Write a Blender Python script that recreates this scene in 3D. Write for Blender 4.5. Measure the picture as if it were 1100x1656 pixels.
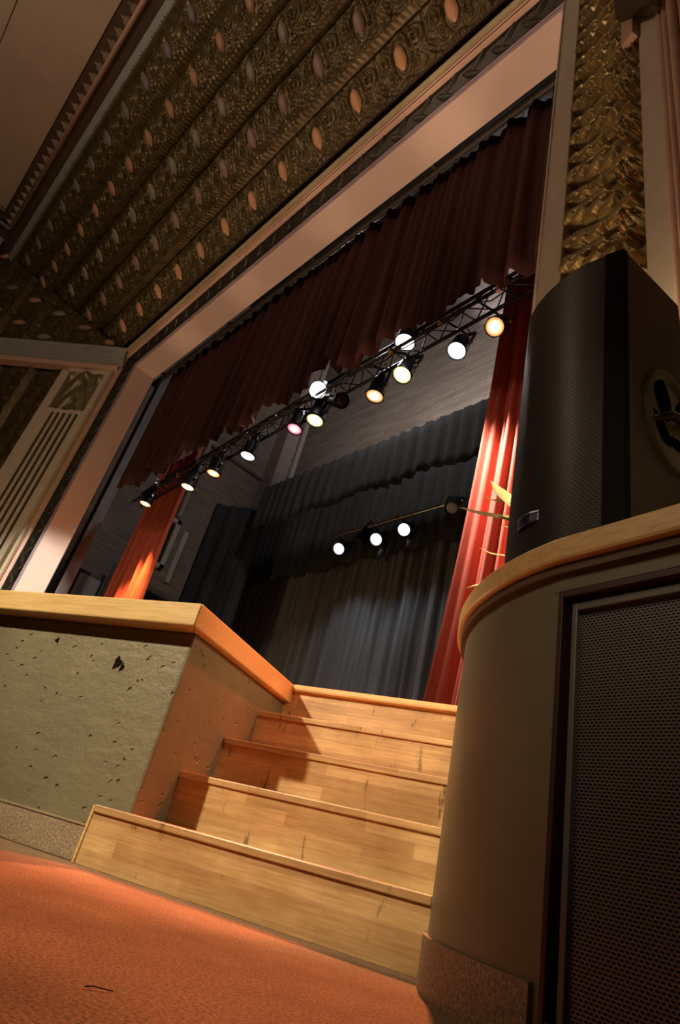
import bpy, math, random
import numpy as np
from mathutils import Matrix, Vector

# ------------------------------------------------------------------ scene, camera, world, lights
for o in list(bpy.data.objects):
    bpy.data.objects.remove(o)
SC = bpy.context.scene
COL = SC.collection
random.seed(7)
RNG = np.random.default_rng(11)

cam_data = bpy.data.cameras.new('camera')
cam_data.sensor_fit = 'VERTICAL'
cam_data.sensor_height = 36.0
cam_data.sensor_width = 24.0
cam_data.lens = 977.9 / 1656 * 36.0
cam_data.clip_start = 0.02
cam_data.clip_end = 200
cam = bpy.data.objects.new('camera', cam_data)
COL.objects.link(cam)
RX = (0.69162, 0.68594, 0.22616)
RY = (-0.21698, 0.49599, -0.84078)
RZ = (-0.68890, 0.53243, 0.49187)
cam.matrix_world = Matrix(((RX[0], -RY[0], -RZ[0], 0.0),
                           (RX[1], -RY[1], -RZ[1], 0.0),
                           (RX[2], -RY[2], -RZ[2], 0.1955),
                           (0, 0, 0, 1)))
SC.camera = cam

SC.view_settings.view_transform = 'Standard'
SC.view_settings.look = 'None'
SC.view_settings.gamma = 1.0
SC.view_settings.use_curve_mapping = False
SC.view_settings.exposure = 0.0

world = bpy.data.worlds.new('house_dark')
world.use_nodes = True
world.node_tree.nodes['Background'].inputs[0].default_value = (1.0, 0.72, 0.5, 1)
world.node_tree.nodes['Background'].inputs[1].default_value = 0.012
SC.world = world


def aim(o, target):
    d = Vector(target) - o.location
    o.rotation_euler = d.to_track_quat('-Z', 'Y').to_euler()


def lamp(name, kind, loc, energy, color, target=None, size=0.1, angle=60, blend=0.4):
    l = bpy.data.lights.new(name, kind)
    l.energy = energy
    l.color = color
    if kind == 'AREA':
        l.size = size
    else:
        l.shadow_soft_size = size
    if kind == 'SPOT':
        l.spot_size = math.radians(angle)
        l.spot_blend = blend
    o = bpy.data.objects.new(name, l)
    COL.objects.link(o)
    o.location = loc
    if target is not None:
        aim(o, target)
    return o


# warm spotlight of the auditorium, out in the house to the left, on the steps
lamp('house_spotlight', 'SPOT', (-3.1, -4.4, 4.4), 2650, (1.0, 0.81, 0.50), (-2.25, 1.85, 0.75), 0.10, 24.5, 0.6)
# orange gelled stage lamp on the truss that reaches the carpet
lamp('orange_carpet_spotlight', 'SPOT', (-3.45, 4.2, 5.2), 2300, (1.0, 0.32, 0.12), (-1.5, 1.4, 0.0), 0.09, 27, 0.85)
# added unseen red-orange fill, standing for bounce on the side of the steps
lamp('orange_side_fill', 'SPOT', (-1.7, 3.5, 5.5), 1900, (1.0, 0.12, 0.035), (-2.1, 1.55, 0.25), 0.10, 19, 0.9)
# unseen warm uplights: behind the loudspeaker, and added over the stage edge at left
lamp('uplight_right', 'POINT', (-0.68, 1.80, 1.75), 75, (1.0, 0.72, 0.42), None, 0.05)
lamp('uplight_left', 'POINT', (-10.4, 1.6, 1.5), 120, (1.0, 0.70, 0.34), None, 0.3)
# added unseen row of fills along the stage edge, brightening the soffit
for fx, fe in ((-2.4, 950), (-4.6, 800), (-7.0, 600), (-9.4, 430), (-11.4, 300)):
    lamp('soffit_fill', 'SPOT', (fx, 2.25, 1.1), fe, (1.0, 0.68, 0.48), (fx, 2.68, 8.9), 0.12, 27, 0.9)
# added unseen fill behind the upper border, brightening the bare rear wall
lamp('rear_wall_fill', 'SPOT', (-6.5, 6.55, 7.5), 1350, (1.0, 0.88, 0.80), (-8.6, 9.6, 11.5), 0.15, 95, 0.9)
lamp('high_wall_fill', 'SPOT', (-4.2, 6.6, 8.2), 5200, (1.0, 0.92, 0.93), (-5.6, 9.6, 17.2), 0.15, 46, 0.35)  # added, unseen: brightens the top of the rear wall
# added unseen fill behind the valance, lifting the drapes and stage walls
lamp('stage_fill', 'POINT', (-6.5, 4.6, 8.6), 170, (1.0, 0.96, 0.92), None, 0.25)
# added narrow fill from the house side, brightening the rim of the pier
lamp('pier_rim_fill', 'SPOT', (0.9, -4.2, 4.6), 420, (1.0, 0.80, 0.50), (-0.72, 1.15, 1.0), 0.15, 13, 1.0)
# added unseen fill standing for the lights of the hall, dim
lamp('hall_fill', 'POINT', (-6.0, -6.0, 9.0), 400, (1.0, 0.72, 0.50), None, 0.5)

# ------------------------------------------------------------------ frames
TH = math.radians(22.586)
ST = Matrix.Rotation(TH, 4, 'Z')            # frame of the apron: x along its front, y away from the house


def st(s, t, z=0.0):
    return ST @ Vector((s, t, z))


# ------------------------------------------------------------------ materials
MATS = {}


def new_mat(name):
    m = bpy.data.materials.new(name)
    m.use_nodes = True
    MATS[name] = m
    nt = m.node_tree
    return m, nt, nt.nodes['Principled BSDF']


def setp(b, rough=0.5, metal=0.0, spec=0.5):
    b.inputs['Roughness'].default_value = rough
    b.inputs['Metallic'].default_value = metal
    b.inputs['Specular IOR Level'].default_value = spec


def coords(nt, scale=(1, 1, 1), rot=(0, 0, 0)):
    tc = nt.nodes.new('ShaderNodeTexCoord')
    mp = nt.nodes.new('ShaderNodeMapping')
    mp.inputs['Scale'].default_value = scale
    mp.inputs['Rotation'].default_value = rot
    nt.links.new(tc.outputs['Object'], mp.inputs['Vector'])
    return mp.outputs['Vector']


def noise(nt, vec, scale, detail=4, rough=0.55):
    n = nt.nodes.new('ShaderNodeTexNoise')
    n.inputs['Scale'].default_value = scale
    n.inputs['Detail'].default_value = detail
    n.inputs['Roughness'].default_value = rough
    nt.links.new(vec, n.inputs['Vector'])
    return n.outputs['Fac']


def ramp(nt, fac, stops):
    r = nt.nodes.new('ShaderNodeValToRGB')
    el = r.color_ramp.elements
    while len(el) < len(stops):
        el.new(0.5)
    for e, (p, c) in zip(el, stops):
        e.position = p
        e.color = (c[0], c[1], c[2], 1)
    nt.links.new(fac, r.inputs['Fac'])
    return r.outputs['Color']


def bump(nt, b, h, strength=0.3, dist=0.01, prev=None):
    n = nt.nodes.new('ShaderNodeBump')
    n.inputs['Strength'].default_value = strength
    n.inputs['Distance'].default_value = dist
    nt.links.new(h, n.inputs['Height'])
    if prev is not None:
        nt.links.new(prev, n.inputs['Normal'])
    nt.links.new(n.outputs['Normal'], b.inputs['Normal'])
    return n.outputs['Normal']


def mixc(nt, fac, a, b, mode='MIX'):
    n = nt.nodes.new('ShaderNodeMix')
    n.data_type = 'RGBA'
    n.blend_type = mode
    for val, idx in ((fac, 0), (a, 6), (b, 7)):
        if hasattr(val, 'links') or hasattr(val, 'is_linked'):
            nt.links.new(val, n.inputs[idx])
        elif idx == 0:
            n.inputs[0].default_value = val
        else:
            n.inputs[idx].default_value = (val[0], val[1], val[2], 1)
    return n.outputs[2]


def plain(name, col, rough=0.5, metal=0.0, spec=0.5, var=0.15, scale=6.0, bmp=0.0, bscale=60.0, stretch=(1, 1, 1)):
    m, nt, b = new_mat(name)
    setp(b, rough, metal, spec)
    v = coords(nt, stretch)
    f = noise(nt, v, scale)
    lo = tuple(c * (1 - var) for c in col)
    hi = tuple(min(1, c * (1 + var)) for c in col)
    nt.links.new(ramp(nt, f, [(0.3, lo), (0.7, hi)]), b.inputs['Base Color'])
    if bmp:
        bump(nt, b, noise(nt, v, bscale, 3), bmp, 0.004)
    return m


def wood(name, light, dark, plank=(0.62, 0.055), grain=1.0, axis='XZ', scuff=True):
    """strip maple: boards along local x, stacked along local z (or y)"""
    m, nt, b = new_mat(name)
    setp(b, 0.34, 0, 0.45)
    tc = nt.nodes.new('ShaderNodeTexCoord')
    sep = nt.nodes.new('ShaderNodeSeparateXYZ')
    nt.links.new(tc.outputs['Object'], sep.inputs[0])
    comb = nt.nodes.new('ShaderNodeCombineXYZ')
    nt.links.new(sep.outputs['X'], comb.inputs[0])
    add = nt.nodes.new('ShaderNodeMath')
    nt.links.new(sep.outputs['Z'], add.inputs[0])
    nt.links.new(sep.outputs['Y'], add.inputs[1])
    nt.links.new(add.outputs[0], comb.inputs[1])
    br = nt.nodes.new('ShaderNodeTexBrick')
    br.offset = 0.37
    br.inputs['Scale'].default_value = 1.0
    br.inputs['Brick Width'].default_value = plank[0]
    br.inputs['Row Height'].default_value = plank[1]
    br.inputs['Mortar Size'].default_value = 0.0008
    br.inputs['Color1'].default_value = (0, 0, 0, 1)
    br.inputs['Color2'].default_value = (1, 1, 1, 1)
    br.inputs['Mortar'].default_value = (0.25, 0.25, 0.25, 1)
    nt.links.new(comb.outputs[0], br.inputs['Vector'])
    base = ramp(nt, br.outputs['Color'], [(0.0, dark), (1.0, light)])
    mp = nt.nodes.new('ShaderNodeMapping')
    mp.inputs['Scale'].default_value = (2.2, 38, 38)
    nt.links.new(tc.outputs['Object'], mp.inputs['Vector'])
    g = noise(nt, mp.outputs[0], 3.0, 6, 0.6)
    gr = ramp(nt, g, [(0.25, (0.70, 0.62, 0.50)), (0.6, (1, 1, 1)), (0.8, (1.1, 1.08, 1.0))])
    c = mixc(nt, grain, base, gr, 'MULTIPLY')
    if scuff:
        mp2 = nt.nodes.new('ShaderNodeMapping')
        mp2.inputs['Scale'].default_value = (9.0, 3.0, 2.6)
        nt.links.new(tc.outputs['Object'], mp2.inputs['Vector'])
        s = noise(nt, mp2.outputs[0], 1.7, 5, 0.65)
        sc = ramp(nt, s, [(0.31, (0.10, 0.07, 0.04)), (0.375, (1, 1, 1))])
        c = mixc(nt, 0.75, c, sc, 'MULTIPLY')
        d = noise(nt, coords(nt, (3, 3, 3)), 1.2, 3)
        dc = ramp(nt, d, [(0.3, (0.72, 0.66, 0.58)), (0.6, (1, 1, 1))])
        c = mixc(nt, 1.0, c, dc, 'MULTIPLY')
    nt.links.new(c, b.inputs['Base Color'])
    bump(nt, b, g, 0.12, 0.003)
    return m


def grit(name, stops, scale, rough=0.8, bmp=0.5, dist=0.004, spec=0.3, big=None):
    m, nt, b = new_mat(name)
    setp(b, rough, 0, spec)
    v = coords(nt)
    f = noise(nt, v, scale, 5, 0.7)
    c = ramp(nt, f, stops)
    if big:
        f2 = noise(nt, v, big, 4, 0.6)
        c = mixc(nt, 1.0, c, ramp(nt, f2, [(0.3, (0.72, 0.70, 0.68)), (0.65, (1.08, 1.06, 1.02))]), 'MULTIPLY')
    nt.links.new(c, b.inputs['Base Color'])
    bump(nt, b, f, bmp, dist)
    return m


def concrete(name, col):
    """board-cast concrete under thick olive paint, pitted"""
    m, nt, b = new_mat(name)
    setp(b, 0.48, 0, 0.5)
    v = coords(nt)
    f = noise(nt, v, 3.0, 5, 0.6)
    c = ramp(nt, f, [(0.3, tuple(x * .86 for x in col)), (0.7, tuple(x * 1.1 for x in col))])
    vo = nt.nodes.new('ShaderNodeTexVoronoi')
    vo.inputs['Scale'].default_value = 21
    mpv = coords(nt, (1.0, 1.0, 1.6), (0, 0.5, 0))
    wv = noise(nt, v, 9.0, 3)
    wadd = nt.nodes.new('ShaderNodeVectorMath')
    wadd.operation = 'ADD'
    wm = nt.nodes.new('ShaderNodeVectorMath')
    wm.operation = 'SCALE'
    wm.inputs['Scale'].default_value = 0.12
    nt.links.new(wv, wm.inputs[0])
    nt.links.new(mpv, wadd.inputs[0])
    nt.links.new(wm.outputs[0], wadd.inputs[1])
    nt.links.new(wadd.outputs[0], vo.inputs['Vector'])
    pit = nt.nodes.new('ShaderNodeMapRange')
    pit.inputs['From Min'].default_value = 0.06
    pit.inputs['From Max'].default_value = 0.24
    nt.links.new(vo.outputs['Distance'], pit.inputs['Value'])
    # only some cells are pits
    gate = nt.nodes.new('ShaderNodeMath')
    gate.operation = 'GREATER_THAN'
    gate.inputs[1].default_value = 0.62
    sepc = nt.nodes.new('ShaderNodeSeparateColor')
    nt.links.new(vo.outputs['Color'], sepc.inputs[0])
    nt.links.new(sepc.outputs[0], gate.inputs[0])
    inv = nt.nodes.new('ShaderNodeMath')
    inv.operation = 'SUBTRACT'
    inv.inputs[0].default_value = 1.0
    nt.links.new(gate.outputs[0], inv.inputs[1])
    mx = nt.nodes.new('ShaderNodeMath')
    mx.operation = 'MAXIMUM'
    nt.links.new(pit.outputs[0], mx.inputs[0])
    nt.links.new(inv.outputs[0], mx.inputs[1])
    nt.links.new(c, b.inputs['Base Color'])
    n1 = bump(nt, b, noise(nt, v, 26, 5, 0.65), 0.35, 0.012)
    n2 = bump(nt, b, noise(nt, coords(nt, (2, 2, 7)), 3.0, 4), 0.16, 0.02, n1)
    bump(nt, b, mx.outputs[0], 0.9, 0.012, n2)
    return m


def perforated(name, metal_col, hole_col, w, h, mortar):
    m, nt, b = new_mat(name)
    setp(b, 0.42, 0.6, 0.5)
    tc = nt.nodes.new('ShaderNodeTexCoord')
    br = nt.nodes.new('ShaderNodeTexBrick')
    br.offset = 0.5
    br.inputs['Scale'].default_value = 1.0
    br.inputs['Brick Width'].default_value = w
    br.inputs['Row Height'].default_value = h
    br.inputs['Mortar Size'].default_value = mortar
    br.inputs['Mortar Smooth'].default_value = 0.25
    br.inputs['Color1'].default_value = (*hole_col, 1)
    br.inputs['Color2'].default_value = (*hole_col, 1)
    br.inputs['Mortar'].default_value = (*metal_col, 1)
    nt.links.new(tc.outputs['UV'], br.inputs['Vector'])
    nt.links.new(br.outputs['Color'], b.inputs['Base Color'])
    bump(nt, b, br.outputs['Fac'], 0.9, 0.004)
    return m


def cloth(name, col, rough=0.85, var=0.25):
    m, nt, b = new_mat(name)
    setp(b, rough, 0, 0.15)
    b.inputs['Sheen Weight'].default_value = 0.25
    b.inputs['Sheen Roughness'].default_value = 0.5
    b.inputs['Sheen Tint'].default_value = (*[min(1, c * 2) for c in col], 1)
    v = coords(nt, (1, 1, 0.05))
    f = noise(nt, v, 9, 4)
    nt.links.new(ramp(nt, f, [(0.3, tuple(c * (1 - var) for c in col)), (0.7, tuple(c * (1 + var) for c in col))]), b.inputs['Base Color'])
    bump(nt, b, noise(nt, coords(nt), 320, 2), 0.15, 0.002)
    return m


def glow(name, edge, centre, s_edge, s_centre, radius):
    """lens of a burning lamp: hot in the middle, the gel's colour at the rim"""
    m = bpy.data.materials.new(name)
    m.use_nodes = True
    nt = m.node_tree
    nt.nodes.clear()
    out = nt.nodes.new('ShaderNodeOutputMaterial')
    em = nt.nodes.new('ShaderNodeEmission')
    tc = nt.nodes.new('ShaderNodeTexCoord')
    ln = nt.nodes.new('ShaderNodeVectorMath')
    ln.operation = 'LENGTH'
    nt.links.new(tc.outputs['Object'], ln.inputs[0])
    mr = nt.nodes.new('ShaderNodeMapRange')
    mr.inputs['From Min'].default_value = radius * 0.40
    mr.inputs['From Max'].default_value = radius
    nt.links.new(ln.outputs['Value'], mr.inputs['Value'])
    col = ramp(nt, mr.outputs[0], [(0, centre), (1, edge)])
    st_ = nt.nodes.new('ShaderNodeMapRange')
    st_.inputs['To Min'].default_value = s_centre
    st_.inputs['To Max'].default_value = s_edge
    nt.links.new(mr.outputs[0], st_.inputs['Value'])
    nt.links.new(col, em.inputs['Color'])
    nt.links.new(st_.outputs[0], em.inputs['Strength'])
    nt.links.new(em.outputs[0], out.inputs[0])
    MATS[name] = m
    return m


M_CARPET = grit('carpet', [(0.30, (0.15, 0.095, 0.065)), (0.5, (0.40, 0.265, 0.18)), (0.72, (0.58, 0.42, 0.31))], 150, 0.95, 0.9, 0.006, 0.1, 3.0)
M_CONC = concrete('olive_painted_concrete', (0.155, 0.135, 0.083))
M_PAINT = plain('olive_paint', (0.145, 0.128, 0.085), 0.42, 0, 0.5, 0.06, 4, 0.08, 140)
M_TERRAZZO = grit('terrazzo', [(0.32, (0.08, 0.06, 0.045)), (0.5, (0.25, 0.185, 0.125)), (0.68, (0.45, 0.35, 0.25))], 170, 0.6, 0.4, 0.003, 0.4)
M_MAPLE = wood('maple_strip', (0.68, 0.47, 0.245), (0.46, 0.285, 0.135), (0.47, 0.046))
M_CAP = wood('maple_cap', (0.68, 0.48, 0.23), (0.62, 0.42, 0.19), (2.4, 0.4), 0.9, scuff=False)
M_DECK = plain('dark_stage_floor', (0.20, 0.13, 0.08), 0.5, 0, 0.4, 0.2, 5)
M_GOLD = plain('antique_gold', (0.125, 0.09, 0.037), 0.42, 0.4, 0.45, 0.4, 7.0, 0.08, 30)
M_GOLDP = plain('bright_gold', (0.44, 0.335, 0.15), 0.38, 0.6, 0.5, 0.35, 9.0, 0.2, 60)
M_CREAM = plain('cream_plaster', (0.60, 0.53, 0.42), 0.5, 0, 0.4, 0.06, 5)
M_CREAMY = plain('yellow_cream_plaster', (0.60, 0.50, 0.28), 0.45, 0, 0.45, 0.08, 5)
M_PINK = plain('rose_plaster', (0.62, 0.40, 0.30), 0.5, 0, 0.4, 0.07, 5)
M_SOFFIT = plain('salmon_plaster', (0.68, 0.50, 0.40), 0.55, 0, 0.35, 0.04, 3)
M_MAUVE = plain('mauve_plaster', (0.34, 0.25, 0.28), 0.5, 0, 0.4, 0.1, 6)
M_BLUEGREY = plain('blue_grey_plaster', (0.33, 0.34, 0.34), 0.6, 0, 0.3, 0.06, 5)
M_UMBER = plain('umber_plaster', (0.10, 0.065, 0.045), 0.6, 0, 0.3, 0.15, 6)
M_CEIL = plain('tan_acoustic_ceiling', (0.52, 0.42, 0.32), 0.8, 0, 0.2, 0.06, 2.5, 0.2, 60)
M_LEAFBAND = plain('dark_leaf_band', (0.042, 0.035, 0.023), 0.45, 0.3, 0.5, 0.4, 9, 0.3, 30)
OV = [plain('oval_apricot', (0.66, 0.36, 0.19), 0.5, 0, 0.4, 0.05), plain('oval_mauve', (0.34, 0.23, 0.20), 0.5, 0, 0.4, 0.05),
      plain('oval_grey_green', (0.30, 0.275, 0.225), 0.5, 0, 0.4, 0.05), plain('oval_rust', (0.46, 0.26, 0.16), 0.5, 0, 0.4, 0.05),
      plain('oval_slate', (0.20, 0.175, 0.18), 0.5, 0, 0.4, 0.05)]
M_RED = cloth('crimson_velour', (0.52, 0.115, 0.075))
M_VAL = cloth('shaded_crimson_velour', (0.052, 0.018, 0.016))  # the tab curtains' crimson, darkened in colour for the shade on the valance
M_BLACKC = cloth('black_velour', (0.040, 0.040, 0.041), 0.9, 0.3)
M_BACKD = cloth('charcoal_velour', (0.19, 0.20, 0.215), 0.9, 0.3)
M_BLACKP = plain('black_paint', (0.014, 0.013, 0.012), 0.5, 0, 0.4, 0.3, 8, 0.15, 220)
M_SPKCAB = plain('black_speckled_coating', (0.065, 0.058, 0.048), 0.55, 0, 0.45, 0.25, 30, 0.35, 300)
M_GRILLE = perforated('fine_black_grille', (0.038, 0.036, 0.031), (0.005, 0.005, 0.004), 0.014, 0.0082, 0.0026)
M_MESH = perforated('coarse_black_mesh', (0.19, 0.18, 0.165), (0.002, 0.002, 0.002), 0.0092, 0.0062, 0.0017)
M_FRAMEM = plain('grey_metal_frame', (0.16, 0.155, 0.14), 0.4, 0.4, 0.5, 0.1)
M_DARKWOOD = plain('dark_red_brown_paint', (0.045, 0.022, 0.018), 0.35, 0, 0.5, 0.2)
M_STEEL = plain('steel', (0.42, 0.42, 0.42), 0.28, 0.9, 0.5, 0.15, 12)
M_BRASS = plain('brass_fitting', (0.62, 0.42, 0.12), 0.35, 0.8, 0.5, 0.2)
M_BLKMET = plain('black_metal', (0.022, 0.022, 0.023), 0.38, 0.3, 0.5, 0.25)
M_GREYPIPE = plain('grey_painted_pipe', (0.20, 0.19, 0.18), 0.5, 0.1, 0.4, 0.2)
M_BACKWALL = None
M_GREYBOX = plain('pale_grey_sheet_metal', (0.42, 0.43, 0.43), 0.45, 0.2, 0.4, 0.1)
M_WHITEMET = plain('white_painted_metal', (0.60, 0.58, 0.54), 0.5, 0, 0.4, 0.08)
M_LEAFG = plain('dry_olive_leaf', (0.17, 0.15, 0.055), 0.5, 0, 0.4, 0.35, 14)
M_LEAFD = plain('dark_brown_leaf', (0.06, 0.045, 0.02), 0.5, 0, 0.4, 0.4, 14)
M_LEAFP = plain('pale_straw_leaf', (0.40, 0.33, 0.17), 0.5, 0, 0.4, 0.2, 14)
M_CLAY = plain('terracotta', (0.30, 0.14, 0.08), 0.7, 0, 0.3, 0.15)
M_SOIL = plain('potting_soil', (0.04, 0.03, 0.02), 0.95, 0, 0.1, 0.3, 40, 0.5, 90)
M_BLUE = plain('deep_blue_badge', (0.010, 0.012, 0.05), 0.3, 0.3, 0.5, 0.1)


def backwall_mat():
    m, nt, b = new_mat('grey_brick_wall')
    setp(b, 0.75, 0, 0.25)
    tc = nt.nodes.new('ShaderNodeTexCoord')
    sep = nt.nodes.new('ShaderNodeSeparateXYZ')
    nt.links.new(tc.outputs['Object'], sep.inputs[0])
    add = nt.nodes.new('ShaderNodeMath')
    nt.links.new(sep.outputs['X'], add.inputs[0])
    nt.links.new(sep.outputs['Y'], add.inputs[1])
    comb = nt.nodes.new('ShaderNodeCombineXYZ')
    nt.links.new(add.outputs[0], comb.inputs[0])
    nt.links.new(sep.outputs['Z'], comb.inputs[1])
    br = nt.nodes.new('ShaderNodeTexBrick')
    br.inputs['Scale'].default_value = 1.0
    br.inputs['Brick Width'].default_value = 0.42
    br.inputs['Row Height'].default_value = 0.15
    br.inputs['Mortar Size'].default_value = 0.012
    br.inputs['Color1'].default_value = (0.34, 0.29, 0.26, 1)
    br.inputs['Color2'].default_value = (0.40, 0.345, 0.31, 1)
    br.inputs['Mortar'].default_value = (0.30, 0.26, 0.235, 1)
    nt.links.new(comb.outputs[0], br.inputs['Vector'])
    st_ = noise(nt, coords(nt, (0.4, 0.4, 3.0)), 2.0, 5)
    c = mixc(nt, 1.0, br.outputs['Color'], ramp(nt, st_, [(0.32, (0.72, 0.70, 0.68)), (0.62, (1, 1, 1))]), 'MULTIPLY')
    nt.links.new(c, b.inputs['Base Color'])
    bump(nt, b, br.outputs['Fac'], -0.4, 0.01)
    return m


M_BACKWALL = backwall_mat()


# ------------------------------------------------------------------ mesh builder
class MB:
    def __init__(self, xf=None):
        self.v = []
        self.f = []
        self.m = []
        self.uv = None
        self.xf = xf

    def add(self, vs, fs, mi=0):
        n = len(self.v)
        self.v.extend([Vector(p) for p in vs])
        self.f.extend([tuple(i + n for i in f) for f in fs])
        self.m.extend([mi] * len(fs))
        return self

    def box(self, lo, hi, mi=0):
        x0, y0, z0 = lo
        x1, y1, z1 = hi
        return self.add([(x0, y0, z0), (x1, y0, z0), (x1, y1, z0), (x0, y1, z0), (x0, y0, z1), (x1, y0, z1), (x1, y1, z1), (x0, y1, z1)],
                        [(0, 3, 2, 1), (4, 5, 6, 7), (0, 1, 5, 4), (1, 2, 6, 5), (2, 3, 7, 6), (3, 0, 4, 7)], mi)

    def prism(self, poly, z0, z1, mi=0):
        n = len(poly)
        vs = [(p[0], p[1], z0) for p in poly] + [(p[0], p[1], z1) for p in poly]
        fs = [tuple(reversed(range(n))), tuple(range(n, 2 * n))]
        fs += [(i, (i + 1) % n, n + (i + 1) % n, n + i) for i in range(n)]
        return self.add(vs, fs, mi)

    def cyl(self, p0, p1, r0, r1=None, n=12, mi=0, caps=True):
        r1 = r0 if r1 is None else r1
        p0, p1 = Vector(p0), Vector(p1)
        d = (p1 - p0).normalized()
        a = d.orthogonal().normalized()
        b = d.cross(a)
        vs = []
        for p, r in ((p0, r0), (p1, r1)):
            for i in range(n):
                t = 2 * math.pi * i / n
                vs.append(p + r * (math.cos(t) * a + math.sin(t) * b))
        fs = [(i, (i + 1) % n, n + (i + 1) % n, n + i) for i in range(n)]
        if caps:
            fs += [tuple(reversed(range(n))), tuple(range(n, 2 * n))]
        return self.add(vs, fs, mi)

    def tube(self, pts, r, n=8, mi=0):
        pts = [Vector(p) for p in pts]
        vs, fs = [], []
        ref = None
        for k, p in enumerate(pts):
            d = (pts[min(k + 1, len(pts) - 1)] - pts[max(k - 1, 0)]).normalized()
            a = d.orthogonal().normalized() if ref is None else (ref - ref.dot(d) * d).normalized()
            ref = a
            b = d.cross(a)
            rr = r[k] if isinstance(r, (list, tuple)) else r
            for i in range(n):
                t = 2 * math.pi * i / n
                vs.append(p + rr * (math.cos(t) * a + math.sin(t) * b))
        for k in range(len(pts) - 1):
            for i in range(n):
                fs.append((k * n + i, k * n + (i + 1) % n, (k + 1) * n + (i + 1) % n, (k + 1) * n + i))
        fs += [tuple(reversed(range(n))), tuple((len(pts) - 1) * n + i for i in range(n))]
        return self.add(vs, fs, mi)

    def lathe(self, prof, n=28, mi=0, origin=(0, 0, 0), caps=True):
        """profile of (r, z) round the z axis"""
        vs, fs = [], []
        ox, oy, oz = origin
        for r, z in prof:
            for i in range(n):
                t = 2 * math.pi * i / n
                vs.append((ox + r * math.cos(t), oy + r * math.sin(t), oz + z))
        for k in range(len(prof) - 1):
            for i in range(n):
                fs.append((k * n + i, k * n + (i + 1) % n, (k + 1) * n + (i + 1) % n, (k + 1) * n + i))
        if caps and prof[0][0] > 1e-5:
            fs.append(tuple(reversed(range(n))))
        if caps and prof[-1][0] > 1e-5:
            fs.append(tuple((len(prof) - 1) * n + i for i in range(n)))
        return self.add(vs, fs, mi)

    def grid(self, P, mi=0):
        """P: array (rows, cols, 3)"""
        r, c = P.shape[:2]
        vs = [tuple(p) for p in P.reshape(-1, 3)]
        fs = [(i * c + j, i * c + j + 1, (i + 1) * c + j + 1, (i + 1) * c + j) for i in range(r - 1) for j in range(c - 1)]
        return self.add(vs, fs, mi)

    def sweep(self, rings, mi=0, close=False, caps=True):
        n = len(rings[0])
        vs = [p for r in rings for p in r]
        fs = []
        last = n if close else n - 1
        for k in range(len(rings) - 1):
            for i in range(last):
                fs.append((k * n + i, k * n + (i + 1) % n, (k + 1) * n + (i + 1) % n, (k + 1) * n + i))
        if close and caps:
            fs += [tuple(reversed(range(n))), tuple((len(rings) - 1) * n + i for i in range(n))]
        return self.add(vs, fs, mi)

    def build(self, name, mats, parent=None, smooth=False, bevel=0.0, base=None, frame=None, solidify=0.0, subsurf=0):
        """vertices are given in the world (or in frame); the object sits at base, or under its parent's frame"""
        if not isinstance(mats, (list, tuple)):
            mats = [mats]
        me = bpy.data.meshes.new(name)
        F = frame if frame is not None else Matrix.Identity(4)
        if parent is not None:
            W = parent_world(parent)
        else:
            W = F @ Matrix.Translation(base) if base is not None else F.copy()
        inv = W.inverted() @ F
        me.from_pydata([inv @ v for v in self.v], [], self.f)
        for m in mats:
            me.materials.append(m)
        if len(mats) > 1:
            me.polygons.foreach_set('material_index', self.m)
        if self.uv is not None:
            ul = me.uv_layers.new(name='UVMap')
            idx = np.empty(len(me.loops), dtype=np.int32)
            me.loops.foreach_get('vertex_index', idx)
            ul.data.foreach_set('uv', np.asarray(self.uv, dtype=np.float32)[idx].ravel())
        me.update()
        import bmesh
        bm = bmesh.new()
        bm.from_mesh(me)
        bmesh.ops.recalc_face_normals(bm, faces=bm.faces)
        bm.to_mesh(me)
        bm.free()
        if smooth:
            me.polygons.foreach_set('use_smooth', [True] * len(me.polygons))
            if smooth == 'auto':
                me.set_sharp_from_angle(angle=math.radians(38))
        o = bpy.data.objects.new(name, me)
        COL.objects.link(o)
        if parent is not None:
            o.parent = parent
        else:
            o.matrix_world = W
        if bevel:
            b = o.modifiers.new('bevel', 'BEVEL')
            b.width = bevel
            b.segments = 2
            b.limit_method = 'ANGLE'
            b.angle_limit = math.radians(40)
        if solidify:
            s = o.modifiers.new('thickness', 'SOLIDIFY')
            s.thickness = solidify
            s.offset = 0
        if subsurf:
            s = o.modifiers.new('smooth', 'SUBSURF')
            s.levels = subsurf
            s.render_levels = subsurf
        return o


def parent_world(p):
    W = p.matrix_basis.copy()
    while p.parent is not None:
        p = p.parent
        W = p.matrix_basis @ W
    return W


def thing(name, label, cat, loc=(0, 0, 0), rotz=0.0, group=None):
    o = bpy.data.objects.new(name, None)
    o.empty_display_size = 0.1
    COL.objects.link(o)
    o.matrix_basis = Matrix.Translation(loc) @ Matrix.Rotation(rotz, 4, 'Z')
    return tag(o, label, cat, group)


def tag(o, label, cat, group=None):
    o['label'] = label
    o['category'] = cat
    if group:
        o['group'] = group
    return o


def struct(o):
    o['kind'] = 'structure'
    return o


def copy_tree(o, parent=None):
    c = o.copy()
    COL.objects.link(c)
    c.parent = parent
    for ch in list(o.children):
        copy_tree(ch, c)
    return c


# ------------------------------------------------------------------ the setting: floor, apron, deck
ZS = 0.9426                      # stage level
RISE = 0.1838
GO = 0.242
T1 = 1.8557
NOSE_T = T1 + 4 * GO

b = MB().box((-20, -9, -0.12), (6, 10.5, 0.0))
struct(b.build('floor', M_CARPET))

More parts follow.
